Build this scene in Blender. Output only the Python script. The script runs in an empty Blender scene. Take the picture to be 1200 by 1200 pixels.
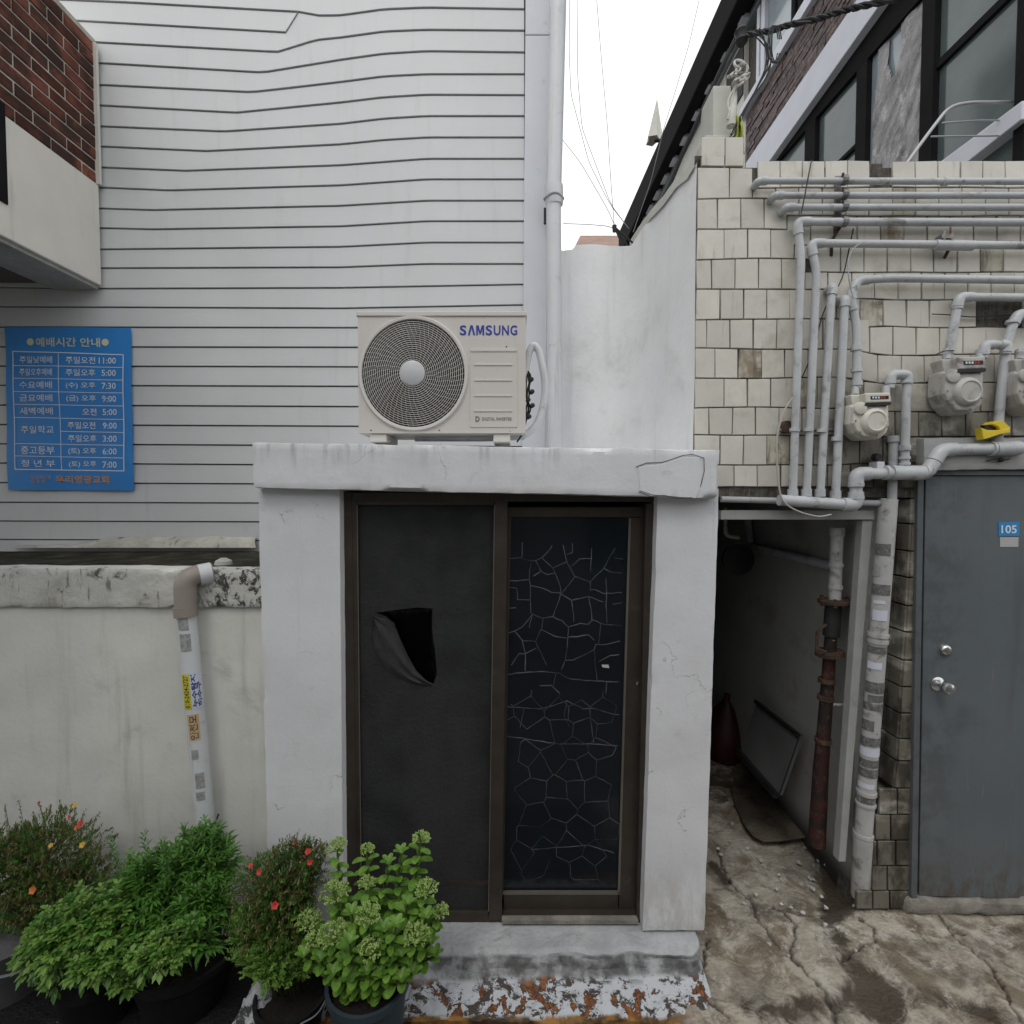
import bpy, bmesh, math, random
import numpy as np
from mathutils import Vector, noise
from mathutils.geometry import tessellate_polygon

random.seed(7)
scene = bpy.context.scene
col = scene.collection

# ---------------------------------------------------------------- camera, sky, sun, exposure
CAM_H, PITCH = 2.1, math.radians(2.0)
cam_data = bpy.data.cameras.new('camera')
cam_data.sensor_width = 36; cam_data.lens = 18
cam_data.clip_start = 0.05; cam_data.clip_end = 2000
cam = bpy.data.objects.new('camera', cam_data); col.objects.link(cam)
cam.location = (0, 0, CAM_H); cam.rotation_euler = (math.pi/2 - PITCH, 0, 0)
scene.camera = cam

SUN_EL, SUN_AZ = math.radians(58), math.radians(200)      # direction to the sun, azimuth from +Y clockwise
world = bpy.data.worlds.new('World'); scene.world = world; world.use_nodes = True
wn, wl = world.node_tree.nodes, world.node_tree.links
bg = wn['Background']
sky = wn.new('ShaderNodeTexSky'); sky.sky_type = 'NISHITA'; sky.sun_disc = False
sky.sun_elevation = SUN_EL; sky.sun_rotation = SUN_AZ
tc = wn.new('ShaderNodeTexCoord')
cn = wn.new('ShaderNodeTexNoise'); cn.inputs['Scale'].default_value = 1.6; cn.inputs['Detail'].default_value = 5
cr = wn.new('ShaderNodeMapRange'); cr.inputs['From Min'].default_value = .3; cr.inputs['From Max'].default_value = .7
cr.inputs['To Min'].default_value = 8.6; cr.inputs['To Max'].default_value = 10.4
cc = wn.new('ShaderNodeCombineColor')
mx = wn.new('ShaderNodeMix'); mx.data_type = 'RGBA'; mx.inputs[0].default_value = .93
wl.new(tc.outputs['Generated'], cn.inputs['Vector']); wl.new(cn.outputs['Fac'], cr.inputs['Value'])
for i in range(3): wl.new(cr.outputs[0], cc.inputs[i])
wl.new(sky.outputs[0], mx.inputs[6]); wl.new(cc.outputs[0], mx.inputs[7])
wl.new(mx.outputs[2], bg.inputs['Color']); bg.inputs['Strength'].default_value = 0.1

sun_d = bpy.data.lights.new('sun', 'SUN'); sun_d.energy = 0.5; sun_d.angle = math.radians(20); sun_d.color = (1, .97, .93)
sun = bpy.data.objects.new('sun', sun_d); col.objects.link(sun)
sdir = Vector((math.sin(SUN_AZ)*math.cos(SUN_EL), math.cos(SUN_AZ)*math.cos(SUN_EL), math.sin(SUN_EL)))
sun.rotation_euler = sdir.to_track_quat('Z', 'Y').to_euler()
vs = scene.view_settings
vs.view_transform = 'Standard'; vs.look = 'None'; vs.exposure = 0.42; vs.gamma = 1; vs.use_curve_mapping = False

# ---------------------------------------------------------------- measured photograph -> places in the world
CP, SP = math.cos(PITCH), math.sin(PITCH)
def ray(px, py):
    u, v = (px-600)/600, (600-py)/600
    return Vector((u, CP + v*SP, v*CP - SP))
def PY(px, py, Y):
    d = ray(px, py); t = Y/d.y
    return Vector((d.x*t, Y, CAM_H + d.z*t))
def PX(px, py, X):
    d = ray(px, py); t = X/d.x
    return Vector((X, d.y*t, CAM_H + d.z*t))
def PZ(px, py, Z):
    d = ray(px, py); t = (Z-CAM_H)/d.z
    return Vector((d.x*t, d.y*t, Z))
def lerp(pts, x):
    if x <= pts[0][0]:
        (a, b), (c, d) = pts[0], pts[1]
        return b
    for (a, b), (c, d) in zip(pts, pts[1:]):
        if x <= c: return b + (d-b)*(x-a)/(c-a)
    return pts[-1][1]
def n3(x, y, z): return noise.noise(Vector((x, y, z)))

# ---------------------------------------------------------------- object helpers
def tag(o, label=None, cat=None, group=None, kind=None):
    if label: o['label'] = label
    if cat: o['category'] = cat
    if group: o['group'] = group
    if kind: o['kind'] = kind
    return o
def thing(name, label, cat, loc=(0, 0, 0), group=None):
    o = bpy.data.objects.new(name, None); col.objects.link(o)
    o.location = loc; o.empty_display_size = .1
    return tag(o, label, cat, group)
class MB:
    def __init__(s): s.v, s.f, s.m = [], [], []
    def add(s, vs_, fs, m=0):
        b = len(s.v); s.v += [tuple(p) for p in vs_]
        s.f += [tuple(b+i for i in f) for f in fs]; s.m += [m]*len(fs); return s
    def box(s, x0, x1, y0, y1, z0, z1, m=0):
        v = [(x, y, z) for x in (x0, x1) for y in (y0, y1) for z in (z0, z1)]
        return s.add(v, [(0,1,3,2),(4,6,7,5),(0,4,5,1),(2,3,7,6),(0,2,6,4),(1,5,7,3)], m)
    def prism(s, pts, d, m=0):           # polygon of 3D points pushed along vector d
        n = len(pts); d = Vector(d)
        v = [Vector(p) for p in pts] + [Vector(p)+d for p in pts]
        f = [tuple(range(n)), tuple(reversed(range(n, 2*n)))] + [(i, i+n, (i+1) % n + n, (i+1) % n) for i in range(n)]
        return s.add(v, f, m)
    def tube(s, path, r, seg=10, cap=True, m=0):
        path = [Vector(p) for p in path]; n = len(path)
        rs = r if isinstance(r, (list, tuple)) else [r]*n
        t0 = (path[1]-path[0]).normalized()
        a = t0.cross(Vector((0, 0, 1)))
        if a.length < .2: a = t0.cross(Vector((0, 1, 0)))
        a.normalize(); vv = []
        for i, p in enumerate(path):
            t = (path[min(i+1, n-1)]-path[max(i-1, 0)]).normalized()
            a = (a - t*a.dot(t)).normalized(); b = t.cross(a)
            for k in range(seg):
                q = 2*math.pi*k/seg
                vv.append(p + (a*math.cos(q) + b*math.sin(q))*rs[i])
        f = [(i*seg+k, i*seg+(k+1) % seg, (i+1)*seg+(k+1) % seg, (i+1)*seg+k) for i in range(n-1) for k in range(seg)]
        if cap: f += [tuple(reversed(range(seg))), tuple(range((n-1)*seg, n*seg))]
        return s.add(vv, f, m)
    def lathe(s, c, axis, prof, seg=24, m=0):   # prof: (distance along axis, radius)
        axis = Vector(axis).normalized(); c = Vector(c)
        return s.tube_lathe(c, axis, prof, seg, m)
    def tube_lathe(s, c, ax, prof, seg, m):
        a = ax.orthogonal().normalized(); b = ax.cross(a); vv = []
        for h, r in prof:
            for k in range(seg):
                q = 2*math.pi*k/seg
                vv.append(c + ax*h + (a*math.cos(q)+b*math.sin(q))*max(r, 1e-4))
        n = len(prof)
        f = [(i*seg+k, i*seg+(k+1) % seg, (i+1)*seg+(k+1) % seg, (i+1)*seg+k) for i in range(n-1) for k in range(seg)]
        f += [tuple(reversed(range(seg))), tuple(range((n-1)*seg, n*seg))]
        return s.add(vv, f, m)
    def mesh(s, name, mats, smooth=False):
        me = bpy.data.meshes.new(name); me.from_pydata(s.v, [], s.f)
        for m in (mats if isinstance(mats, (list, tuple)) else [mats]): me.materials.append(m)
        if any(s.m): me.polygons.foreach_set('material_index', s.m)
        bm = bmesh.new(); bm.from_mesh(me); bmesh.ops.recalc_face_normals(bm, faces=bm.faces); bm.to_mesh(me); bm.free()
        if smooth:
            me.polygons.foreach_set('use_smooth', [True]*len(me.polygons))
            me.set_sharp_from_angle(angle=math.radians(40))
        me.update(); return me
    def build(s, name, mats, parent=None, smooth=False, bevel=0):
        o = bpy.data.objects.new(name, s.mesh(name, mats, smooth)); col.objects.link(o)
        if parent is not None:
            o.parent = parent
            p, L = parent, Vector((0, 0, 0))
            while p is not None: L += p.location; p = p.parent
            o.location = -L
        if bevel:
            b = o.modifiers.new('bevel', 'BEVEL'); b.width = bevel; b.segments = 2; b.limit_method = 'ANGLE'
        return o
def rough_slab(quadfront, depth, name, mat_, parent, res=.02, amp=.004, edge=.012, seed=0):
    """a plastered block: front polygon corners (bl, br, tr, tl), pushed back along +Y, edges worn and uneven"""
    bl, br, tr, tl = [Vector(p) for p in quadfront]
    nx = max(2, int((br-bl).length/res)); nz = max(2, int((tl-bl).length/res)); ny = max(2, int(depth/res/1.5))
    bm = bmesh.new(); grid = {}
    def pt(i, j, k):
        key = (i, j, k)
        if key in grid: return grid[key]
        u, v, w = i/nx, j/nz, k/ny
        p = bl*(1-u)*(1-v)+br*u*(1-v)+tr*u*v+tl*(1-u)*v + Vector((0, depth*w, 0))
        q = p*1.0
        e = (i in (0, nx)) + (j in (0, nz)) + (k in (0, ny))
        cx = (bl+tr)/2 + Vector((0, depth/2, 0))
        nn = n3(p.x*6+seed, p.y*6, p.z*6)*amp + n3(p.x*25, p.y*25+seed, p.z*25)*amp*.4
        if i == 0: q.x -= nn
        if i == nx: q.x += nn
        if j == 0: q.z -= nn
        if j == nz: q.z += nn
        if k == 0: q.y -= nn
        if e >= 2:
            w_ = edge*(.35 + .65*abs(n3(p.x*9+3, p.y*9, p.z*9+seed)) + (.9 if n3(p.x*4+9, p.z*4, seed) > .42 else 0))
            if i == 0: q.x += w_*.5
            if i == nx: q.x -= w_*.5
            if j == 0: q.z += w_*.5
            if j == nz: q.z -= w_*.5
            if k == 0: q.y += w_*.5
        grid[key] = bm.verts.new(q); return grid[key]
    def face(a, b, c, d):
        try: bm.faces.new([pt(*a), pt(*b), pt(*c), pt(*d)])
        except ValueError: pass
    for i in range(nx):
        for j in range(nz):
            face((i,j,0),(i+1,j,0),(i+1,j+1,0),(i,j+1,0)); face((i,j,ny),(i,j+1,ny),(i+1,j+1,ny),(i+1,j,ny))
        for k in range(ny):
            face((i,0,k),(i,0,k+1),(i+1,0,k+1),(i+1,0,k)); face((i,nz,k),(i+1,nz,k),(i+1,nz,k+1),(i,nz,k+1))
    for j in range(nz):
        for k in range(ny):
            face((0,j,k),(0,j+1,k),(0,j+1,k+1),(0,j,k+1)); face((nx,j,k),(nx,j,k+1),(nx,j+1,k+1),(nx,j+1,k))
    bmesh.ops.recalc_face_normals(bm, faces=bm.faces)
    me = bpy.data.meshes.new(name); bm.to_mesh(me); bm.free(); me.materials.append(mat_)
    me.polygons.foreach_set('use_smooth', [True]*len(me.polygons)); me.set_sharp_from_angle(angle=math.radians(50))
    o = bpy.data.objects.new(name, me); col.objects.link(o)
    if parent is not None: o.parent = parent; o.location = -parent.location
    return o
def arc_path(pts, br=.03, n=5):
    """polyline of 3D points with rounded bends"""
    pts = [Vector(p) for p in pts]; out = [pts[0]]
    for a, b, c in zip(pts, pts[1:], pts[2:]):
        d1, d2 = (a-b), (c-b); L = min(br, d1.length*.49, d2.length*.49)
        s_, e_ = b+d1.normalized()*L, b+d2.normalized()*L
        for i in range(n+1):
            t = i/n; out.append(s_*(1-t)**2 + b*2*t*(1-t) + e_*t*t)
    out.append(pts[-1]); return out
def text_mesh(body, to_world, box, name, mat_, parent, bold=0.0, res=2, rot=0, align=None):
    """lettering fitted in the box (u0, v0, u1, v1) and carried on a surface by to_world(u, v)"""
    c = bpy.data.curves.new('t', 'FONT'); c.body = body; c.resolution_u = res; c.offset = bold; c.fill_mode = 'BOTH' if False else 'FRONT'
    o = bpy.data.objects.new('t', c); col.objects.link(o)
    dg = bpy.context.evaluated_depsgraph_get(); dg.update()
    me = bpy.data.meshes.new_from_object(o.evaluated_get(dg)); bpy.data.objects.remove(o); bpy.data.curves.remove(c)
    P = [v.co.copy() for v in me.vertices]
    if rot == 1: P = [Vector((p.y, -p.x, 0)) for p in P]      # reads downwards
    if rot == -1: P = [Vector((-p.y, p.x, 0)) for p in P]
    x0, x1 = min(p.x for p in P), max(p.x for p in P); y0, y1 = min(p.y for p in P), max(p.y for p in P)
    u0, v0, u1, v1 = box
    for v, p in zip(me.vertices, P):
        v.co = to_world(u0+(u1-u0)*(p.x-x0)/(x1-x0), v1+(v0-v1)*(p.y-y0)/(y1-y0))
    me.materials.clear(); me.materials.append(mat_); me.name = name
    ob = bpy.data.objects.new(name, me); col.objects.link(ob)
    if parent is not None:
        ob.parent = parent; p, L = parent, Vector((0, 0, 0))
        while p is not None: L += p.location; p = p.parent
        ob.location = -L
    return ob

# ---------------------------------------------------------------- materials
def ramp(nt, src, a, b, smooth=True):
    r = nt.nodes.new('ShaderNodeMapRange'); r.inputs['From Min'].default_value = a; r.inputs['From Max'].default_value = b
    if smooth: r.interpolation_type = 'SMOOTHSTEP'
    nt.links.new(src, r.inputs['Value']); return r.outputs[0]
def mixc(nt, fac, a, b, mode='MIX'):
    m = nt.nodes.new('ShaderNodeMix'); m.data_type = 'RGBA'; m.blend_type = mode
    for sock, v in ((m.inputs[0], fac), (m.inputs[6], a), (m.inputs[7], b)):
        if isinstance(v, (int, float)): sock.default_value = v
        elif isinstance(v, tuple): sock.default_value = (*v[:3], 1)
        else: nt.links.new(v, sock)
    return m.outputs[2]
def math_(nt, op, a, b=None):
    m = nt.nodes.new('ShaderNodeMath'); m.operation = op
    for sock, v in ((m.inputs[0], a), (m.inputs[1], b)):
        if v is None: continue
        if isinstance(v, (int, float)): sock.default_value = v
        else: nt.links.new(v, sock)
    return m.outputs[0]
def pos(nt, sc=(1, 1, 1), off=(0, 0, 0)):
    g = nt.nodes.new('ShaderNodeNewGeometry'); mp = nt.nodes.new('ShaderNodeMapping')
    mp.inputs['Scale'].default_value = sc; mp.inputs['Location'].default_value = off
    nt.links.new(g.outputs['Position'], mp.inputs['Vector']); return mp.outputs[0]
def nz(nt, vec, scale, detail=4, rough=.6, dist=0):
    t = nt.nodes.new('ShaderNodeTexNoise'); t.inputs['Scale'].default_value = scale; t.inputs['Detail'].default_value = detail
    t.inputs['Roughness'].default_value = rough; t.inputs['Distortion'].default_value = dist
    nt.links.new(vec, t.inputs['Vector']); return t.outputs['Fac']
def zmask(nt, z0, z1):
    """1 at height z1, 0 at height z0"""
    g = nt.nodes.new('ShaderNodeNewGeometry'); sp = nt.nodes.new('ShaderNodeSeparateXYZ')
    nt.links.new(g.outputs['Position'], sp.inputs[0]); return ramp(nt, sp.outputs[2], z0, z1)
def M(name, c, rough=.6, metal=0, var=.12, vs_=5, bump=.15, bs=80, dirt=None, streak=None, rand=0, spec=.4, coat=0, local=False, extra=None):
    """dirt: list of (colour, scale, lo, hi, strength); streak: list of (colour, xy scale, z scale, lo, hi, strength[, z0, z1])"""
    m = bpy.data.materials.new(name); m.use_nodes = True; nt = m.node_tree; b = nt.nodes['Principled BSDF']
    V = pos(nt)
    if local:
        t = nt.nodes.new('ShaderNodeTexCoord'); V = t.outputs['Object']
    k = nz(nt, V, vs_, 5)
    cc_ = mixc(nt, ramp(nt, k, .3, .7), tuple(x*(1-var) for x in c), tuple(min(1, x*(1+var)) for x in c))
    if rand:
        oi = nt.nodes.new('ShaderNodeObjectInfo'); hs = nt.nodes.new('ShaderNodeHueSaturation')
        mr = nt.nodes.new('ShaderNodeMapRange'); mr.inputs['To Min'].default_value = 1-rand; mr.inputs['To Max'].default_value = 1+rand
        nt.links.new(oi.outputs['Random'], mr.inputs['Value']); nt.links.new(mr.outputs[0], hs.inputs['Value'])
        nt.links.new(cc_, hs.inputs['Color']); cc_ = hs.outputs[0]
    for d in (dirt or []):
        dc, ds, lo, hi, st = d[:5]
        f = math_(nt, 'MULTIPLY', ramp(nt, nz(nt, V, ds, 7, .68, .4), lo, hi), st)
        if len(d) > 5: f = math_(nt, 'MULTIPLY', f, zmask(nt, d[5], d[6]))
        cc_ = mixc(nt, f, cc_, dc)
    for s_ in (streak or []):
        sc_, xs, zs, lo, hi, st = s_[:6]
        f = math_(nt, 'MULTIPLY', ramp(nt, nz(nt, pos(nt, (xs, xs, zs)), 1, 5, .6), lo, hi), st)
        if len(s_) > 6: f = math_(nt, 'MULTIPLY', f, zmask(nt, s_[6], s_[7]))
        cc_ = mixc(nt, f, cc_, sc_)
    if extra: cc_ = extra(nt, cc_, b)
    nt.links.new(cc_, b.inputs['Base Color'])
    b.inputs['Metallic'].default_value = metal
    b.inputs['Specular IOR Level'].default_value = spec
    rr = nt.nodes.new('ShaderNodeMapRange'); rr.inputs['To Min'].default_value = max(.05, rough-.1); rr.inputs['To Max'].default_value = min(1, rough+.12)
    nt.links.new(k, rr.inputs['Value']); nt.links.new(rr.outputs[0], b.inputs['Roughness'])
    if bump:
        bn = nt.nodes.new('ShaderNodeBump'); bn.inputs['Strength'].default_value = bump; bn.inputs['Distance'].default_value = .01
        h = math_(nt, 'ADD', nz(nt, V, bs, 6, .6), math_(nt, 'MULTIPLY', nz(nt, V, bs*.15, 3), 1.5))
        nt.links.new(h, bn.inputs['Height']); nt.links.new(bn.outputs[0], b.inputs['Normal'])
    return m
DK = (.035, .033, .028)
m_siding = M('siding_paint', (.60, .615, .622), .45, var=.03, vs_=2, bump=.03, bs=30, streak=[((.42,.42,.40), 14, 1.2, .56, .8, .35)], dirt=[((.4,.4,.37), 5, .62, .8, .3)])
m_trim = M('trim_paint', (.62, .64, .68), .45, var=.03, bump=.03, dirt=[((.35,.34,.3), 9, .62, .75, .5)])
m_gap = M('dark_gap', (.05, .05, .05), .9, var=.2, bump=0)
m_gap2 = M('grey_gap', (.14, .14, .14), .9, var=.2, bump=0)
def porchwear(nt, c, b):
    lo = math_(nt, 'MULTIPLY', zmask(nt, .60, .10), ramp(nt, nz(nt, pos(nt, (3, 3, 1)), 5, 8, .72), .38, .62))
    c = mixc(nt, math_(nt, 'MULTIPLY', lo, .5), c, (.34, .31, .27))
    v = nt.nodes.new('ShaderNodeTexVoronoi'); v.feature = 'DISTANCE_TO_EDGE'; v.inputs['Scale'].default_value = 2.3
    p = nt.nodes.new('ShaderNodeVectorMath'); nn = nt.nodes.new('ShaderNodeTexNoise'); nn.inputs['Scale'].default_value = 6; nn.inputs['Detail'].default_value = 6
    V = pos(nt); nt.links.new(V, nn.inputs['Vector']); nt.links.new(V, p.inputs[0]); sc = nt.nodes.new('ShaderNodeVectorMath'); sc.operation = 'SCALE'; sc.inputs['Scale'].default_value = .35
    nt.links.new(nn.outputs['Color'], sc.inputs[0]); nt.links.new(sc.outputs[0], p.inputs[1]); nt.links.new(p.outputs[0], v.inputs['Vector'])
    ck = math_(nt, 'MULTIPLY', ramp(nt, v.outputs['Distance'], .006, .001), ramp(nt, nz(nt, V, 3.3, 3), .54, .62))
    c = mixc(nt, math_(nt, 'MULTIPLY', ck, .55), c, (.16, .15, .14))
    return c
m_porch = M('porch_plaster', (.67, .68, .70), .7, extra=porchwear, var=.05, vs_=3, bump=.13, bs=60,
            dirt=[((.36,.36,.35), 7, .6, .78, .55), ((.2,.2,.19), 34, .69, .76, .6), ((.42,.40,.36), 2.2, .55, .8, .35)],
            streak=[((.20,.20,.19), 24, 1.6, .50, .74, .6, 2.16, 2.34), ((.42,.42,.41), 16, .8, .58, .8, .35)])
m_lowwall = M('low_wall_plaster', (.74, .74, .695), .8, var=.06, vs_=2.2, bump=.2, bs=40,
              dirt=[((.30,.30,.26), 3.5, .55, .78, .55), ((.06,.06,.05), 26, .7, .76, .7)],
              streak=[((.33,.33,.28), 9, .7, .52, .8, .55)])
def mildew(nt, c, b):
    g = nt.nodes.new('ShaderNodeNewGeometry'); sp = nt.nodes.new('ShaderNodeSeparateXYZ'); nt.links.new(g.outputs['Position'], sp.inputs[0])
    f = math_(nt, 'MULTIPLY', ramp(nt, sp.outputs[0], -1.62, -1.35), ramp(nt, nz(nt, pos(nt, (1,1,.8)), 17, 7, .75, .5), .50, .56))
    return mixc(nt, math_(nt, 'MULTIPLY', f, .92), c, (.018, .018, .015))
m_coping = M('coping_plaster', (.60, .60, .56), .8, var=.1, vs_=6, bump=.5, bs=40,
             dirt=[((.05,.05,.04), 9, .58, .68, .9), ((.25,.23,.18), 5, .5, .7, .5)],
             streak=[((.08,.08,.06), 30, 5, .6, .7, .7)], extra=mildew)
m_moss = M('mossy_roof_surface', (.04, .038, .028), .95, var=.5, vs_=9, bump=.8, bs=50, dirt=[((.14,.13,.09), 9, .55, .7, .6)], spec=.1)
m_sidewall = M('side_wall_plaster', (.80, .805, .81), .8, var=.05, vs_=2, bump=.3, bs=30,
               dirt=[((.50,.50,.48), 2.5, .5, .75, .5), ((.14,.14,.12), 30, .70, .76, .6)],
               streak=[((.42,.43,.42), 7, .6, .55, .8, .4)])
m_tile = M('cream_tile', (.60, .58, .515), .35, var=.06, vs_=7, bump=.08, bs=35, rand=.09, spec=.5,
           dirt=[((.30,.27,.19), 5, .5, .74, .55), ((.10,.085,.06), 3.0, .60, .76, .65)],
           streak=[((.22,.20,.15), 22, 2.5, .56, .72, .5), ((.10,.09,.07), 5, 3, .60, .78, .5)])
def lowdirt(nt, c, b):
    g = nt.nodes.new('ShaderNodeNewGeometry'); sp = nt.nodes.new('ShaderNodeSeparateXYZ'); nt.links.new(g.outputs['Position'], sp.inputs[0])
    f = math_(nt, 'MULTIPLY', ramp(nt, sp.outputs[2], 2.85, 2.25), ramp(nt, nz(nt, pos(nt, (3, 3, 6)), 1.3, 6), .25, .50))
    f2 = math_(nt, 'MULTIPLY', f, ramp(nt, sp.outputs[0], 1.25, 1.75))
    c = mixc(nt, math_(nt, 'MULTIPLY', f2, .9), c, (.11, .10, .075))
    f3 = math_(nt, 'MULTIPLY', f2, ramp(nt, nz(nt, pos(nt, (5, 5, 2.5)), 1.5, 7, .7), .46, .6))
    return mixc(nt, math_(nt, 'MULTIPLY', f3, .85), c, (.035, .03, .022))
m_tile_w = M('cream_tile_weathered', (.60, .58, .515), .35, var=.06, vs_=7, bump=.08, bs=35, rand=.09, spec=.5,
           dirt=[((.32,.28,.20), 5, .52, .74, .5), ((.12,.10,.07), 3.0, .62, .78, .5)],
           streak=[((.22,.20,.15), 22, 2.5, .58, .72, .4)], extra=lowdirt)
m_tile_s = M('stained_tile', (.50, .47, .39), .45, var=.12, vs_=9, bump=.1, bs=35, rand=.14, spec=.4, dirt=[((.20,.14,.08), 7, .45, .62, .7), ((.07,.06,.045), 14, .55, .68, .8)],
           streak=[((.12,.09,.06), 30, 3, .48, .64, .7)], extra=lowdirt)
m_mortar = M('dark_mortar', (.075, .068, .058), .95, var=.4, vs_=30, bump=.7, bs=70, streak=[((.16,.15,.13), 120, 6, .5, .7, .6)])
m_mortar2 = M('dirty_threshold', (.22, .205, .18), .9, var=.3, vs_=10, bump=.6, bs=60)
m_cement = M('grey_cement', (.36, .36, .34), .85, var=.1, vs_=8, bump=.5, bs=60, dirt=[((.12,.11,.1), 6, .55, .75, .6)])
m_brick = M('red_brick', (.15, .055, .038), .85, var=.35, vs_=9, bump=.6, bs=110, rand=.5, spec=.15, dirt=[((.035,.025,.022), 4, .42, .58, .85), ((.3,.26,.22), 40, .66, .75, .4)])
m_bmortar = M('brick_mortar', (.42, .39, .34), .9, var=.2, vs_=20, bump=.6)
m_beam = M('beam_paint', (.66, .64, .59), .7, var=.04, vs_=3, bump=.12, bs=40, streak=[((.4,.37,.3), 12, 1, .6, .8, .4)])
m_soffit = M('soffit_board', (.11, .10, .09), .8, var=.1)
m_black = M('black_paint', (.012, .012, .014), .4, var=.2, bump=.05)
m_blackm = M('matt_black_metal', (.014, .014, .015), .9, var=.2, bump=.02, spec=.08)
m_rubber = M('black_rubber', (.02, .02, .02), .6, var=.2, bump=.1)
m_bronze = M('bronze_aluminium', (.075, .062, .052), .38, metal=.55, var=.12, vs_=10, bump=.06, bs=60, dirt=[((.17,.16,.14), 12, .6, .75, .5)])
m_bronze_l = M('bronze_bead', (.20, .18, .155), .35, metal=.5, var=.1, bump=.05)
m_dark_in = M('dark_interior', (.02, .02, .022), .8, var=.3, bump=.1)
m_screen = M('insect_screen', (.019, .0205, .021), .85, var=.35, vs_=7, bump=.5, bs=380, streak=[((.032,.032,.031), 3, .6, .45, .7, .7)], dirt=[((.05,.05,.048), 130, .60, .68, .6), ((.14,.14,.13), 60, .74, .77, .7)])
m_flap = M('torn_screen_cloth', (.030, .031, .031), .85, var=.2, vs_=20, bump=.3, bs=250)
m_ac = M('ac_enamel', (.63, .60, .565), .4, var=.02, vs_=3, bump=.02, dirt=[((.4,.37,.32), 6, .6, .8, .25)], streak=[((.42,.39,.34), 25, 1.5, .6, .8, .3)])
m_ac_l = M('ac_grille_plastic', (.66, .645, .61), .4, var=.02, bump=0)
m_ac_hub = M('ac_hub', (.55, .56, .57), .35, var=.02, bump=0)
m_blue = M('logo_blue', (.018, .045, .34), .4, var=.02, bump=0)
m_txt_dk = M('dark_print', (.09, .09, .09), .5, var=.02, bump=0)
m_sign = M('banner_blue', (.035, .245, .65), .45, var=.07, vs_=3, bump=.05, bs=10, dirt=[((.05,.17,.42), 4, .5, .75, .4)])
m_white_p = M('white_print', (.66, .74, .80), .6, var=.06, vs_=30, bump=0)
m_pale_p = M('cream_print', (.62, .66, .45), .6, var=.05, bump=0)
m_orange_p = M('orange_print', (.62, .33, .10), .6, var=.05, bump=0)
m_pvc = M('white_pvc', (.64, .66, .68), .38, var=.04, vs_=5, bump=.04, dirt=[((.36,.35,.31), 9, .56, .75, .6)], streak=[((.36,.35,.31), 30, 2, .56, .75, .5)])
m_pvc_d = M('grimy_white_pvc', (.44, .44, .43), .45, var=.08, vs_=8, bump=.15, dirt=[((.14,.13,.11), 11, .52, .66, .8), ((.05,.05,.05), 26, .62, .7, .7)])
m_elbow = M('brown_grey_pvc', (.30, .265, .235), .45, var=.08, bump=.1, dirt=[((.15,.13,.11), 12, .58, .72, .5)])
m_gas = M('grey_pipe_paint', (.48, .50, .515), .3, var=.08, vs_=8, bump=.14, bs=60, dirt=[((.14,.13,.11), 9, .54, .70, .65), ((.20,.11,.06), 14, .64, .70, .7), ((.10,.10,.10), 60, .66, .72, .5)])
m_gas_d = M('old_pipe_paint', (.38, .39, .40), .45, var=.08, vs_=8, bump=.1, bs=60, dirt=[((.12,.11,.10), 8, .52, .7, .7)])
m_meter = M('meter_enamel', (.62, .60, .53), .42, var=.05, vs_=10, bump=.05, dirt=[((.26,.24,.2), 12, .55, .75, .6)])
m_meter_d = M('meter_enamel_dirty', (.46, .45, .42), .5, var=.08, vs_=12, bump=.1, dirt=[((.12,.11,.1), 11, .5, .68, .75)])
m_yellow = M('yellow_plastic', (.72, .55, .03), .4, var=.05, bump=.03, dirt=[((.3,.2,.03), 20, .6, .72, .5)])
m_rust = M('rusty_iron', (.06, .038, .026), .85, var=.4, vs_=25, bump=.7, bs=90, dirt=[((.16,.08,.035), 14, .5, .65, .5)])
m_redpipe = M('dark_red_paint', (.05, .014, .012), .6, var=.25, vs_=9, bump=.3, dirt=[((.016,.013,.012), 8, .42, .54, .92), ((.09,.045,.025), 22, .54, .62, .7), ((.40,.36,.33), 20, .67, .70, .8)])
m_rail = M('rail_metal', (.42, .43, .44), .4, metal=.3, var=.1, bump=.02)
m_steel = M('steel', (.6, .6, .6), .22, metal=1, var=.1, bump=.02)
m_bracket = M('galvanised_bracket', (.25, .25, .25), .5, metal=.6, var=.2, bump=.1, dirt=[((.2,.1,.05), 14, .5, .66, .8)])
def doorwear(nt, c, b):
    g = nt.nodes.new('ShaderNodeNewGeometry'); sp = nt.nodes.new('ShaderNodeSeparateXYZ'); nt.links.new(g.outputs['Position'], sp.inputs[0])
    sc = ramp(nt, nz(nt, pos(nt, (60, 60, 4)), 1, 4, .7), .66, .70)
    c = mixc(nt, math_(nt, 'MULTIPLY', sc, .35), c, (.24, .25, .25))
    hand = math_(nt, 'MULTIPLY', math_(nt, 'MULTIPLY', ramp(nt, sp.outputs[0], 2.35, 2.1), ramp(nt, nz(nt, pos(nt), 6, 6, .7), .42, .62)), .45)
    c = mixc(nt, hand, c, (.06, .06, .055))
    foot = math_(nt, 'MULTIPLY', ramp(nt, sp.outputs[2], .38, .06), ramp(nt, nz(nt, pos(nt, (2, 2, 1)), 9, 7, .75), .40, .62))
    return mixc(nt, math_(nt, 'MULTIPLY', foot, .8), c, (.085, .06, .042))
m_door = M('grey_steel_door', (.118, .137, .150), .34, extra=doorwear, streak=[((.17,.18,.18), 30, 1.2, .6, .75, .25), ((.07,.07,.07), 9, .8, .55, .75, .4)], var=.07, vs_=1.5, bump=.04, bs=120, dirt=[((.2,.22,.23), 40, .73, .78, .5), ((.08,.09,.095), 3, .5, .75, .4)])
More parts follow.
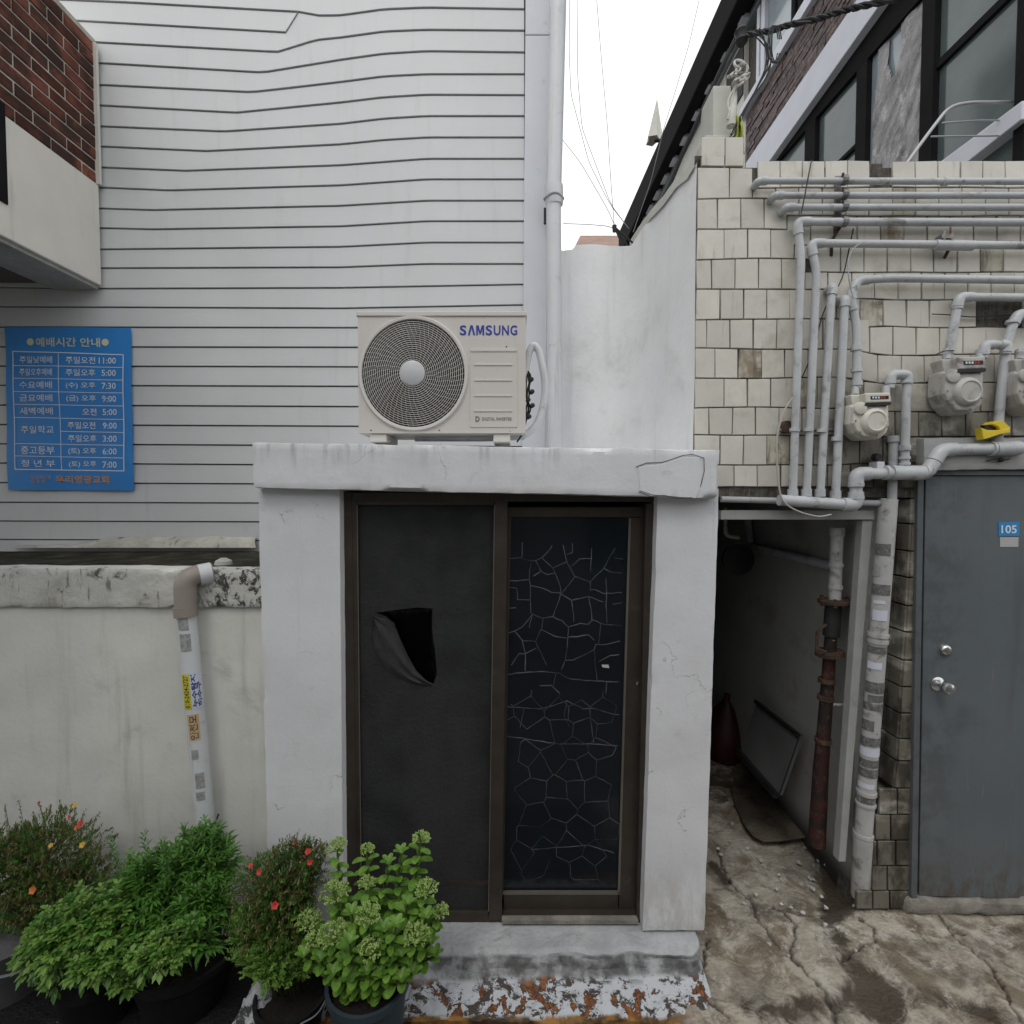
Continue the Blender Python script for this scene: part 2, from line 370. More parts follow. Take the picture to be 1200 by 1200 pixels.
m_doorfr = M('grey_door_frame', (.10, .112, .12), .5, var=.08, bump=.08, dirt=[((.05,.045,.04), 8, .5, .7, .6)])
m_plate_b = M('blue_number_plate', (.03, .24, .55), .4, var=.03, bump=0)
m_plate_w = M('grey_label_plate', (.42, .43, .42), .5, var=.05, bump=0)
m_ubrown = M('brown_stone_tile', (.085, .058, .054), .6, var=.4, vs_=30, bump=1.0, bs=60, rand=.55, dirt=[((.24,.20,.20), 22, .52, .66, .6)])
m_uband = M('white_band_paint', (.62, .64, .70), .6, var=.04, bump=.05, streak=[((.45,.45,.45), 10, 1, .58, .8, .3)])
m_ugrey = M('grey_fascia_panel', (.20, .23, .24), .5, var=.08, bump=.05)
m_ucream = M('cream_wall_paint', (.55, .55, .50), .75, var=.06, bump=.1, dirt=[((.35,.34,.28), 4, .55, .75, .5)])
m_ropes = M('pale_rope', (.55, .54, .5), .8, var=.2, bump=.3)
m_lime = M('lime_cloth', (.42, .48, .08), .8, var=.3, vs_=15, bump=.3)
m_cable = M('black_cable', (.02, .02, .022), .6, var=.1, bump=0)
m_cable_g = M('grey_cable', (.16, .17, .18), .6, var=.1, bump=0)
m_cable_w = M('off_white_cable', (.42, .40, .36), .6, var=.1, bump=0)
m_roof = M('far_brown_roof', (.30, .20, .16), .8, var=.15, vs_=4, bump=.3)
m_leanp = M('grey_panel_board', (.075, .075, .075), .6, var=.08, bump=.05)
m_mat_b = M('muddy_board', (.10, .082, .062), .8, var=.35, vs_=7, bump=.5, bs=40, dirt=[((.03,.025,.02), 5, .45, .62, .8), ((.3,.27,.23), 11, .66, .76, .5)])
m_red_bag = M('dark_red_plastic', (.04, .006, .005), .5, var=.2, bump=.2)
def alleyfoot(nt, c, b): return mixc(nt, math_(nt, 'MULTIPLY', zmask(nt, .22, .02), .95), c, (.02, .018, .015))  # plaster darkens evenly towards the foot of the wall
m_alley = M('alley_plaster', (.36, .36, .345), .8, var=.08, vs_=3, bump=.3, dirt=[((.06,.055,.05), 22, .66, .72, .7), ((.2,.19,.17), 3, .5, .72, .6)], extra=alleyfoot)
m_jamb = M('white_jamb_paint', (.34, .345, .34), .6, var=.08, vs_=6, bump=.2, dirt=[((.2,.19,.17), 10, .55, .7, .6)])
m_pot_k = M('black_plastic_pot', (.007, .007, .008), .5, var=.2, bump=.05, dirt=[((.09,.08,.07), 9, .56, .76, .4)])
m_pot_b = M('dark_blue_grey_pot', (.035, .05, .06), .5, var=.1, bump=.05, dirt=[((.12,.11,.1), 8, .56, .76, .35)])
m_pot_g = M('grey_planter', (.13, .13, .14), .7, var=.15, bump=.3)
m_soil = M('potting_soil', (.012, .009, .007), .95, var=.4, vs_=60, bump=.9)
def leafm(name, c, c2, rough=.45, sub=.0):
    m = bpy.data.materials.new(name); m.use_nodes = True; nt = m.node_tree; b = nt.nodes['Principled BSDF']
    k = nz(nt, pos(nt), 22, 4); k2 = nz(nt, pos(nt), 140, 2)
    c_ = mixc(nt, ramp(nt, math_(nt, 'ADD', math_(nt, 'MULTIPLY', k, .7), math_(nt, 'MULTIPLY', k2, .3)), .38, .62), c, c2)
    nt.links.new(c_, b.inputs['Base Color']); b.inputs['Roughness'].default_value = rough
    tr = nt.nodes.new('ShaderNodeBsdfTranslucent'); nt.links.new(c_, tr.inputs['Color'])
    ms = nt.nodes.new('ShaderNodeMixShader'); ms.inputs[0].default_value = .25
    nt.links.new(b.outputs[0], ms.inputs[1]); nt.links.new(tr.outputs[0], ms.inputs[2]); nt.links.new(ms.outputs[0], nt.nodes['Material Output'].inputs[0])
    return m
m_leaf_d = leafm('dark_green_leaf', (.045, .13, .018), (.11, .27, .04))
m_leaf_l = leafm('light_green_leaf', (.10, .22, .035), (.21, .36, .075))
m_leaf_b = leafm('brown_green_leaf', (.17, .12, .05), (.14, .19, .055))
m_leaf_s = leafm('sedum_leaf', (.10, .23, .03), (.20, .36, .06))
m_bud = leafm('sedum_bud', (.28, .44, .10), (.44, .58, .20))
m_stem = leafm('green_stem', (.06, .10, .03), (.10, .12, .04))
m_fl_r = M('red_petal', (.45, .03, .025), .5, var=.1, bump=0)
m_fl_o = M('orange_petal', (.5, .15, .03), .5, var=.1, bump=0)
m_fl_y = M('yellow_petal', (.5, .30, .04), .5, var=.1, bump=0)
m_lip = M('white_chip', (.46, .46, .44), .7, var=.2, bump=.3)

def glassm(name, c, refl=.06, rough=.04, trans=.0, wob=.0):
    m = bpy.data.materials.new(name); m.use_nodes = True; nt = m.node_tree; b = nt.nodes['Principled BSDF']
    k = nz(nt, pos(nt), 3, 4)
    nt.links.new(mixc(nt, ramp(nt, k, .3, .7), tuple(x*.85 for x in c), tuple(x*1.15 for x in c)), b.inputs['Base Color'])
    b.inputs['Roughness'].default_value = rough; b.inputs['IOR'].default_value = 1.5
    if wob:
        bn = nt.nodes.new('ShaderNodeBump'); bn.inputs['Strength'].default_value = wob; bn.inputs['Distance'].default_value = .02
        nt.links.new(nz(nt, pos(nt), 2.2, 2), bn.inputs['Height']); nt.links.new(bn.outputs[0], b.inputs['Normal'])
    if trans:
        tr = nt.nodes.new('ShaderNodeBsdfTransparent'); ms = nt.nodes.new('ShaderNodeMixShader')
        fr = nt.nodes.new('ShaderNodeFresnel'); fr.inputs[0].default_value = 1.45
        f = math_(nt, 'ADD', math_(nt, 'MULTIPLY', fr.outputs[0], 1.0), 1-trans)
        nt.links.new(f, ms.inputs[0]); nt.links.new(tr.outputs[0], ms.inputs[1]); nt.links.new(b.outputs[0], ms.inputs[2])
        nt.links.new(ms.outputs[0], nt.nodes['Material Output'].inputs[0])
    return m
m_glass_door = glassm('door_glass', (.012, .016, .022), trans=.35, rough=.08, wob=.05)
m_glass_up = glassm('tinted_window_glass', (.10, .125, .125), rough=.12, wob=.1)
m_glass_sky = glassm('pale_window_glass', (.30, .35, .38), rough=.1)
m_glass_in = glassm('clear_dark_glass', (.004,.004,.005), trans=.9, rough=.15, wob=.05)
m_crackle = M('crackle_line', (.085, .097, .108), .7, var=.7, vs_=9, bump=0)
m_crackle2 = M('faint_crackle_line', (.055, .064, .074), .7, var=.7, vs_=7, bump=0)
m_plastic_sheet = M('crumpled_plastic_film', (.15, .14, .145), .28, var=.5, vs_=5, bump=1.0, bs=11, spec=.9, dirt=[((.42,.42,.43), 7, .55, .64, .6), ((.05,.04,.038), 5, .50, .60, .8)])

# ---------------------------------------------------------------- the ground
def seg_dist(X, Y, pts):
    D = np.full(X.shape, 9.0)
    for a, b in zip(pts, pts[1:]):
        ax, ay, bx, by = a[0], a[1], b[0], b[1]
        dx, dy = bx-ax, by-ay; L = dx*dx+dy*dy+1e-9
        t = np.clip(((X-ax)*dx+(Y-ay)*dy)/L, 0, 1)
        D = np.minimum(D, np.hypot(X-ax-t*dx, Y-ay-t*dy))
    return D
_rng = np.random.RandomState(3)
def vnoise(X, Y, s, seed=0, oct_=4):
    out = np.zeros_like(X); amp = 1; tot = 0
    for o in range(oct_):
        R = np.random.RandomState(seed*17+o).rand(256, 256)
        x, y = X*s, Y*s; xi, yi = np.floor(x).astype(int), np.floor(y).astype(int); fx, fy = x-xi, y-yi
        fx = fx*fx*(3-2*fx); fy = fy*fy*(3-2*fy)
        g = lambda i, j: R[(xi+i) % 256, (yi+j) % 256]
        out += amp*((g(0,0)*(1-fx)+g(1,0)*fx)*(1-fy)+(g(0,1)*(1-fx)+g(1,1)*fx)*fy); tot += amp; amp *= .5; s *= 2.03
    return out/tot
def gp(l): return [tuple(PZ(x, y, 0)[:2]) for x, y in l]
cracks = [gp(l) for l in (
    [(836,985),(848,1015),(863,1040),(880,1053),(905,1062),(930,1073),(960,1070)],
    [(880,1053),(884,1077),(900,1092),(917,1110),(930,1118),(943,1130),(955,1146),(972,1164),(985,1200)],
    [(1093,1060),(1098,1075),(1110,1092),(1127,1107),(1145,1122),(1160,1137),(1178,1165),(1197,1197)],
    [(1110,1092),(1140,1098),(1185,1106)],
    [(830,1100),(824,1125),(820,1150),(823,1173),(838,1183),(852,1196)],
    [(1008,1078),(1027,1090),(1024,1102),(1006,1114),(990,1123)],
    [(905,1062),(930,1085),(925,1110),(937,1128)],
    [(838,1040),(863,1040)])]
nx_, ny_ = 560, 450
gx = np.concatenate([np.linspace(-2.4,.75,120), np.linspace(.7555,2.3,290), np.linspace(2.31,3,30)])
gy = np.concatenate([np.linspace(1.25,1.85,40), np.linspace(1.8555,3.0,215), np.linspace(3.02,5.6,110)]); nx_, ny_ = len(gx), len(gy)
GX, GY = np.meshgrid(gx, gy)
WX = GX + (vnoise(GX, GY, 9, 5)-.5)*.05 + (vnoise(GX, GY, 45, 15, 3)-.5)*.035; WY = GY + (vnoise(GX, GY, 9, 6)-.5)*.05 + (vnoise(GX, GY, 45, 16, 3)-.5)*.035
dc = np.full(GX.shape, 9.0)
for c_ in cracks: dc = np.minimum(dc, seg_dist(WX, WY, c_))
h = (vnoise(GX, GY, 1.7, 1)-.5)*.035 + (vnoise(GX, GY, 8, 2)-.5)*.018 + (vnoise(GX, GY, 30, 9)-.5)*.006
cw = .0035+.005*vnoise(GX, GY, 12, 31)
h -= .020*np.exp(-(dc/cw)**2) + .006*np.exp(-(dc/.02)**2)*vnoise(GX, GY, 20, 33)
plates = vnoise(GX, GY, 2.6, 11, 2)
h += .012*np.tanh((plates-.5)*18)*(GX > .8)
chan = seg_dist(GX, GY, gp([(960,960),(985,1020),(975,1075),(985,1110),(1020,1150),(1050,1215)]))
h -= .02*np.exp(-(chan/.09)**2)
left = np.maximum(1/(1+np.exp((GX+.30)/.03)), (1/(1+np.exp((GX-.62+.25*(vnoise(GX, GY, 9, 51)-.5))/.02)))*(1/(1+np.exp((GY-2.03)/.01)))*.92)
rustm = np.exp(-((GX-.55)/.17)**4)*np.exp(-((GY-1.955)/.05)**4)*(vnoise(GX, GY, 14, 61) > .42)*1.                 # low dark strip under the flower pots
h -= .05*left
gv = np.stack([GX, GY, h], -1).reshape(-1, 3)
idx = np.arange(nx_*ny_).reshape(ny_, nx_)
gf = np.stack([idx[:-1,:-1], idx[:-1,1:], idx[1:,1:], idx[1:,:-1]], -1).reshape(-1, 4)
me = bpy.data.meshes.new('pavement'); me.from_pydata(gv.tolist(), [], gf.tolist())
me.polygons.foreach_set('use_smooth', [True]*len(me.polygons))
black = seg_dist(GX, GY, gp([(985,1000),(1000,1020),(1012,1045)]))
wet = np.clip(1.6*np.exp(-(black/.15)**2) + 1.1*np.exp(-(seg_dist(GX, GY, gp([(836,1010),(850,1030)]))/.035)**2) + .75*np.exp(-(chan/.07)**2) + .8*np.exp(-(seg_dist(GX, GY, gp([(880,1185),(1000,1170),(1080,1165),(1160,1190)]))/.07)**2)
              + .75/(1+np.exp(-(GY-3.35+.5*(vnoise(GX, GY, 5, 41)-.5))/.09)) + .5*np.exp(-(seg_dist(GX, GY, gp([(1100,1110),(1150,1095),(1230,1090)]))/.05)**2), 0, 1.3)*(.55+.9*vnoise(GX, GY, 6, 21))
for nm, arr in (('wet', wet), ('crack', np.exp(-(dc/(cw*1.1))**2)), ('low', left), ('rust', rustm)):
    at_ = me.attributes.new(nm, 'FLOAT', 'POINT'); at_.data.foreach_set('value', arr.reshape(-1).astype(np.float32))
def gmat(nt, c, b):
    def A(n):
        a = nt.nodes.new('ShaderNodeAttribute'); a.attribute_name = n; return a.outputs['Fac']
    V = pos(nt)
    moss = ramp(nt, nz(nt, V, 3.2, 8, .72, .8), .47, .60)
    c = mixc(nt, math_(nt, 'MULTIPLY', moss, .7), c, (.125, .09, .05))
    c = mixc(nt, math_(nt, 'MULTIPLY', ramp(nt, nz(nt, V, 7, 8, .75, .5), .52, .62), .65), c, (.54, .51, .45))
    wv = math_(nt, 'ADD', A('wet'), math_(nt, 'MULTIPLY', math_(nt, 'SUBTRACT', nz(nt, V, 9, 8, .75, .8), .5), 2.2))
    c = mixc(nt, math_(nt, 'MULTIPLY', ramp(nt, wv, .35, .85), .93), c, (.055, .042, .028))
    c = mixc(nt, math_(nt, 'MULTIPLY', A('crack'), .85), c, (.02, .016, .012))
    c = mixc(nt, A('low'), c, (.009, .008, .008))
    c = mixc(nt, A('rust'), c, mixc(nt, ramp(nt, nz(nt, V, 18, 5), .4, .6), (.30, .15, .03), (.14, .06, .02)))
    c = mixc(nt, ramp(nt, nz(nt, V, 42, 3), .735, .76), c, (.5, .48, .44))
    return c
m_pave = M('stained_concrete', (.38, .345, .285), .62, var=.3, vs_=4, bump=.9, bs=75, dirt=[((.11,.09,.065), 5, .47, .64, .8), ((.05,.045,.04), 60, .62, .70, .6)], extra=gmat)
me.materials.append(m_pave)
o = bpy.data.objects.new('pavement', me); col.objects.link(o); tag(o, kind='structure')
m_ground = M('dark_road', (.10, .095, .088), .9, var=.2, vs_=3, bump=.5, bs=30)
tag(MB().add([(-600,-600,-.12),(600,-600,-.12),(600,600,-.12),(-600,600,-.12)], [(0,1,2,3)]).build('ground', m_ground), kind='structure')
o = MB()
for x, y in [(R0.uniform(835,1010), R0.uniform(990,1120)) for R0 in [random.Random(2)] for _ in range(26)] + [(958,1008),(968,1013),(982,1020),(948,1028),(953,1041),(963,1050),(968,1063),(943,993),(910,1032),(872,1058),(846,1062),(886,1048)]:
    p = PZ(x, y, 0.004); r = random.uniform(.006, .013)
    n_ = len(o.v); o.lathe(p, (random.uniform(-.3,.3), random.uniform(-.3,.3), 1), [(-.008, r*.7), (-.001, r), (.004, r*.6)], 6)
    o.v[n_:] = [tuple(Vector(q)+Vector((random.uniform(-.4,.4)*r, random.uniform(-.3,.3)*r, random.uniform(-.002,.002)))) for q in o.v[n_:]]
tag(o.build('pebbles', m_lip, smooth=True), 'scatter of small white chips on the concrete at the alley mouth', 'pebbles', kind='stuff')

# ---------------------------------------------------------------- building with lapped siding
YS = 3.23
sb = thing('siding_building', 'building clad in pale grey wavy lapped siding behind the air conditioner', 'building', (-1.2, YS, 0))
A = [(-40,-6),(60,0),(150,4),(350,15),(375,19.5),(400,19),(450,12),(500,10),(560,11),(613,12)]
LN = [
 [(-40,46),(100,50),(325,62),(345,56),(370,48),(400,45),(450,38),(500,36),(613,37)],
 [(-40,70),(118,75),(308,86),(345,80),(400,71),(450,64),(500,61),(613,62.5)],
 [(-40,95),(118,100.5),(295,109),(340,104),(400,97),(450,90.5),(500,88),(613,88)],
 [(-40,119),(118,124.5),(277,133),(400,121),(450,115),(500,112),(613,112.5)],
 [(-40,144),(118,149),(263,155),(400,146),(450,140),(500,137),(613,137)],
 [(-40,169),(118,172.5),(243,178),(400,170),(450,165),(500,162),(613,162)],
 [(-40,194),(118,197),(218,201),(400,194.5),(500,187),(613,187)],
 [(-40,218),(118,220.5),(200,224),(400,218),(500,211),(613,211)],
 [(-40,243),(118,245),(180,247),(400,242),(500,236),(613,236)],
 [(-40,267),(118,268),(180,269.5),(400,266),(500,260),(613,260)],
 [(-40,291),(118,293),(400,290),(500,285),(613,285)],
 [(-40,314),(118,315),(400,314),(500,310),(613,310)],
 [(-40,337),(118,339),(400,338),(613,334)],
 [(-40,360),(400,362),(613,358)],
 [(-40,384),(613,385)], [(-40,407),(613,408)], [(-40,429.5),(613,431)], [(-40,452),(613,454)], [(-40,475),(613,478)],
 [(-40,498),(613,501)], [(-40,520.5),(613,524)], [(-40,543),(613,547)], [(-40,566),(613,569)], [(-40,589),(613,591)], [(-40,611),(613,613)], [(-40,632.5),(613,635)], [(-40,655),(613,658)]]
B = [(-40,20),(85,25),(335,39)]
def plank(top, bot, x0, x1, endtop=None):
    xs = sorted(set(np.arange(x0, x1, 12).tolist() + [x1] + [q for q in (335, 350) if x0 < q < x1])); mb = MB(); n = len(xs)
    V = []
    for x in xs:
        t, b_ = PY(x, top(x), YS), PY(x, bot(x), YS)
        V += [Vector((t.x, YS+.012, t.z)), Vector((t.x, YS-.000, t.z-.0015)), Vector((b_.x, YS-.007, b_.z+.0015)), Vector((b_.x, YS-.0065, b_.z)), Vector((b_.x, YS+.012, b_.z))]
    F = [(i*5+k, (i+1)*5+k, (i+1)*5+k+1, i*5+k+1) for i in range(n-1) for k in range(4)]
    mb.add(V, F); mb.build('siding_plank', m_siding, sb)
def top0(x): return lerp(B, x) if x < 335 else (39-24*(x-335)/15 if x < 350 else lerp(A, x))
F_ = lambda L, d=0: (lambda x: lerp(L, x)+d)
for k in (5, 4, 3, 2, 1): plank(F_(A, -25*k), F_(A, -25*(k-1)-1.3), -250, 614)
plank(F_(A), lambda x: min(top0(x)-1.2, 60), -250, 349)
plank(top0, F_(LN[0], -1.3), -250, 614.3)
for a, b_ in zip(LN, LN[1:]): plank(F_(a), F_(b_, -1.3), -250, 614.3)
xl, xr = PY(-45, 300, YS).x, PY(614, 300, YS).x
MB().box(xl-1.5, xr+.13, YS+.013, YS+2.5, 0, 6.6).build('wall', m_gap2, sb)
MB().box(xr+.131, xr+.139, YS+.035, YS+2.5, 0, 6.6).build('side_cladding', m_siding, sb)
t0, t1 = PY(616, 0, YS-.03), PY(645, 0, YS-.03)
b0, b1 = PY(612, 520, YS-.03), PY(639, 520, YS-.03)
for za, zb in ((6.6, PY(630,46,YS).z+.002), (PY(630,46,YS).z-.003, 2.0)):
    def at_(z, top, bot): return top.lerp(bot, (top.z-z)/(top.z-bot.z))
    p = [at_(zb, t0, b0), at_(zb, t1, b1), at_(za, t1, b1), at_(za, t0, b0)]
    MB().prism(p, (0, .06, 0)).build('corner_trim', m_trim, sb, bevel=.004)
# mortar ridge where the siding meets the low roof
mb = MB(); xs = list(range(20, 306, 8)); V = []
for x in xs:
    hgt = 1+10*min(1, max(0, (x-85)/45)) + n3(x*.05, 1, 1)*2
    b_, t_ = PY(x, 642, YS-.07+n3(x*.03, 2, 1)*.02), PY(x, 640-hgt, YS-.009)
    V += [b_, (b_+t_)/2+Vector((0, -.015, .006)), t_]
mb.add(V, [(i*3+k, i*3+3+k, i*3+4+k, i*3+1+k) for i in range(len(xs)-1) for k in range(2)])
mb.build('mortar_ridge', M('ridge_mortar', (.5,.49,.43), .85, var=.15, vs_=9, bump=.6, bs=50, dirt=[((.09,.085,.06), 11, .55, .66, .8)]), sb, smooth=True)

# ---------------------------------------------------------------- the blue church timetable
sg = thing('church_notice_banner', 'blue banner with white service timetable on the grey siding', 'banner', (-2.8, 3.2, 2.3))
SQ = [(5,383),(153,384),(157,575),(9,574)]
def sgp(u, v, off=0):       # u, v in 0..1 over the sheet
    x = (1-v)*(SQ[0][0]*(1-u)+SQ[1][0]*u) + v*(SQ[3][0]*(1-u)+SQ[2][0]*u)
    y = (1-v)*(SQ[0][1]*(1-u)+SQ[1][1]*u) + v*(SQ[3][1]*(1-u)+SQ[2][1]*u)
    x += .6*math.sin(v*7)*(1-u)
    p = PY(x, y, YS-.024); p.y += .004*math.sin(u*9+v*3) + .003*math.sin(v*13) - off; return p
mb = MB(); N = 24
V = [sgp(i/N, j/N, d) for d in (0, -.002) for j in range(N+1) for i in range(N+1)]
q = (N+1)**2
F = [(j*(N+1)+i, j*(N+1)+i+1, (j+1)*(N+1)+i+1, (j+1)*(N+1)+i) for j in range(N) for i in range(N)]
mb.add(V, F + [tuple(q+k for k in reversed(f)) for f in F]); mb.build('sheet', m_sign, sg, smooth=True)
def zs(zx, zy): # from the 4x enlargement to (u,v)
    x, y = zx/4, 350+zy/4
    v = (y-383.5)/191; xa = 5+4*v; return ((x-xa)/148, v)
def sbox(zx0, zy0, zx1, zy1):
    a, b_ = zs(zx0, zy0), zs(zx1, zy1); return (a[0], a[1], b_[0], b_[1])
SW = lambda u, v: sgp(u, v, .0035)
text_mesh('예배시간 안내', SW, sbox(165,183,468,226), 'lettering', m_pale_p, sg, bold=.018)
for cx in (139, 491):
    mb = MB(); V = []
    for k in range(16):
        u, v = zs(cx+17*math.cos(k*math.pi/8), 203+17*math.sin(k*math.pi/8)); V.append(SW(u, v))
    mb.add(V, [tuple(range(16))]).build('printed_dot', m_pale_p, sg)
rows = [(262,314),(318,374),(381,433),(442,493),(502,556)]
names = [('주일낮예배','주일오전','11:00'),('주일오후예배','주일오후','5:00'),('수요예배','(수) 오후','7:30'),('금요예배','(금) 오후','9:00'),('새벽예배','오전','5:00')]
def cell(txt, x0, y0, x1, y1, b_=.012): text_mesh(txt, SW, sbox(x0, y0, x1, y1), 'lettering', m_white_p, sg, bold=b_)
for i, ((y0, y1), (a, b_, c_)) in enumerate(zip(rows, names)):
    yc = (y0+y1)/2; sx = i*1.5
    cell(a, 88+sx, yc-18, 247+sx, yc+16)
    cell(b_, (310 if i != 4 else 380)+sx, yc-16, 446+sx, yc+17)
    cell(c_, (461 if i == 0 else 474)+sx, yc-14, 543+sx, yc+16)
cell('주일학교', 100, 597, 257, 633); cell('주일오전', 318, 577, 446, 610); cell('9:00', 481, 579, 549, 609)
cell('주일오후', 320, 638, 452, 672); cell('3:00', 482, 640, 550, 671)
cell('중고등부', 104, 694, 262, 731); cell('(토) 오후', 322, 698, 453, 732); cell('6:00', 483, 700, 552, 730)
cell('청 년 부', 106, 757, 264, 790); cell('(토) 오후', 325, 760, 455, 792); cell('7:00', 484, 762, 553, 793)
text_mesh('우리영광교회', SW, sbox(262,829,515,866), 'lettering', m_orange_p, sg, bold=.02)
text_mesh('대한예수교\n장 로 회', SW, sbox(150,828,243,866), 'lettering', m_orange_p, sg, bold=0)
def rule(x0, y0, x1, y1, w=3.2):
    mb = MB(); n = 14; V = []
    d = Vector((x1-x0, y1-y0)).normalized(); nn = Vector((-d.y, d.x))*w/2
    for i in range(n+1):
        t = i/n; x, y = x0+(x1-x0)*t, y0+(y1-y0)*t
        V += [SW(*zs(x+nn.x, y+nn.y)), SW(*zs(x-nn.x, y-nn.y))]
    mb.add(V, [(2*i, 2*i+2, 2*i+3, 2*i+1) for i in range(n)]); mb.build('table_line', m_white_p, sg)
rule(56,248,76,802,5); rule(577,260,587,806,5); rule(54,248,579,261,5); rule(74,802,589,806,5); rule(275,254,293,803)
for y0, y1 in ((315,321),(375,381),(437,441),(497,502),(558,565),(681,686),(739,746)): rule(58+(y0-248)*.036, y0, 578+(y0-248)*.018, y1)
rule(288,622,582,626)

# ---------------------------------------------------------------- red brick building overhanging on the left
XB = PY(122, 300, YS).x
bb = thing('brick_building', 'upper storey of red brick over a cream beam at top left', 'building', (XB, 3.0, 3.4))
zb0 = PX(122, 337, XB).z; zb1 = PX(122, 222, XB).z; ztop = PX(118, 60, XB).z
yb_near = .2
MB().box(XB-1.2, XB-.006, yb_near, YS-.03, zb1, ztop).build('wall', m_bmortar, bb)
nc = 12; ch = (ztop-zb1)/nc; bl_, bh, bd = .205, ch-.011, .05
mbk = []
for v in range(4):
    m_ = MB(); x0, x1, y0, y1, z0, z1 = -bd, 0, 0, bl_-.011, 0, bh; c = .0025
    j = lambda: random.uniform(-.0018, .0018)
    V = [(x0,y0,z0),(x0,y1,z0),(x0,y1,z1),(x0,y0,z1),(x1-c,y0,z0),(x1-c,y1,z0),(x1-c,y1,z1),(x1-c,y0,z1),
         (x1+j(),y0+c+j()*.5,z0+c),(x1+j(),y1-c+j()*.5,z0+c),(x1+j(),y1-c,z1-c+j()),(x1+j(),y0+c,z1-c+j())]
    m_.add(V, [(3,2,1,0),(0,1,5,4),(1,2,6,5),(2,3,7,6),(3,0,4,7),(4,5,9,8),(5,6,10,9),(6,7,11,10),(7,4,8,11),(8,9,10,11)])
    mbk.append(m_.mesh('brick', m_brick))
for r in range(nc):
    y = YS-.045-(bl_-.011) + (0 if r % 2 else bl_/2)
    first = True
    while y > 1.0:
        if y + bl_ > YS-.03 and r % 2 == 0: y_ = y-bl_; 
        o = bpy.data.objects.new('brick', random.choice(mbk)); col.objects.link(o); o.parent = bb
        yy = y if y+bl_-.011 <= YS-.04 else None
        if yy is None:
            o.scale = (1, .48, 1); yy = y
        o.location = Vector((XB+random.uniform(-.0025, .0025), yy, zb1+r*ch+.005)) - bb.location
        y -= bl_
MB().box(XB-.02, XB+.02, YS-.045, YS-.028, zb1, ztop).build('mortar_seam', m_beam, bb)
MB().box(XB-1.2, XB-.0, yb_near, YS-.025, ztop+.001, ztop+.03).build('top_course', m_bmortar, bb)
MB().box(XB-.28, XB+.004, yb_near, YS-.03, zb0, zb1-.003).build('concrete_beam', m_beam, bb, bevel=.006)
MB().box(XB-.30, XB-.02, yb_near, YS-.03, zb0-.02, zb0-.001).build('drip_edge', m_cement, bb)
MB().box(XB-3, XB-.301, yb_near, YS-.03, zb0+.02, zb0+.09).build('soffit', m_soffit, bb)
p0, p1 = PX(7, 240, XB), PX(7, 130, XB)
MB().box(XB-.01, XB+.012, 1.7, p0.y, p0.z, p1.z+.02).build('window_frame', m_blackm, bb)

# ---------------------------------------------------------------- low plastered wall with coping
YL = 2.45
lw = thing('low_plaster_wall', 'low grey plastered wall with mildewed coping left of the porch', 'wall', (-1.8, YL, 0))
xr_ = PY(312, 800, YL).x
rough_slab([(-3.6, YL, -.1), (xr_+.06, YL, -.1), (xr_+.06, YL, PY(200,712,YL).z+.01), (-3.6, YL, PY(20,708,YL).z+.01)], .14, 'wall', m_lowwall, lw, res=.04, amp=.006, edge=.004, seed=2)
YC = 2.425
cz0, cz1 = PY(200, 712, YC).z, PY(200, 666, YC).z
rough_slab([(-3.6, YC, cz0), (xr_+.10, YC, cz0-.004), (xr_+.10, YC, cz1-.006), (-3.6, YC, cz1+.012)], .12, 'coping', m_coping, lw, res=.018, amp=.005, edge=.018, seed=5)
MB().box(-3.6, xr_+.1, YC+.12, YS-.012, cz0, cz1-.008).build('gutter_floor', m_moss, lw)
mb = MB()
p = PY(362-100, 662, 2.62); mb.lathe((p.x, 2.62, cz1-.01), (0,0,1), [(0,.045),(.02,.04),(.035,.015)], 10); mb.build('mortar_lump', m_lip, lw, smooth=True)

# left drain pipe with stickers
dp = thing('drain_pipe', 'white plastic drain pipe with brown elbow and stickers on the low wall', 'drain pipe', (-1.5, 2.37, 1))
YP = 2.375
pa, pb = PY(218, 718, YP), PY(241, 968, YP+.01)
r_ = 10.6*YP/600
MB().tube([pa, pb, pb+(pb-pa)*.12], r_, 24).build('pipe', m_pvc, dp, smooth=True)
top = PY(216, 690, YP); wallp = PY(250, 684, YL-.02); wallp.z = PY(240,680,YP).z
path = arc_path([pa-(pb-pa)*.01, PY(217, 676, YP), Vector((PY(217,676,YP).x+.085, YL-.005, PY(216,675,YP).z+.006))], .06, 8)
MB().tube(path, r_*1.12, 24).build('elbow', m_elbow, dp, smooth=True)
MB().tube([pa+(pa-pb)*.03, pa+(pb-pa)*.015], r_*1.22, 24).build('elbow_collar', m_elbow, dp, smooth=True)
q0 = path[-4]; q1 = path[-1]
MB().tube([q0.lerp(q1, .3), q0.lerp(q1, .95)], r_*1.2, 24).build('wall_collar', m_pvc, dp, smooth=True)
def on_pipe(a, b_, r, t0_, t1_, ang0, ang1, off, shift=30):
    """(u,v)->(angle, along) on a near vertical pipe seen from the front; angle in degrees, 0 faces the street, + to the right"""
    def f(u, v):
        an = math.radians(shift+ang0+(ang1-ang0)*u); c = a.lerp(b_, t0_+(t1_-t0_)*v)
        return c + Vector((math.sin(an), -math.cos(an), 0))*(r+off)
    return f
def patch(f, mat_, name, par, n=8, m=4):
    mb = MB(); V = [f(i/n, j/m) for j in range(m+1) for i in range(n+1)]
    mb.add(V, [(j*(n+1)+i, j*(n+1)+i+1, (j+1)*(n+1)+i+1, (j+1)*(n+1)+i) for j in range(m) for i in range(n)])
    return mb.build(name, mat_, par, smooth=True)
m_st_y = M('yellow_sticker', (.60, .56, .05), .5, var=.08, bump=0)
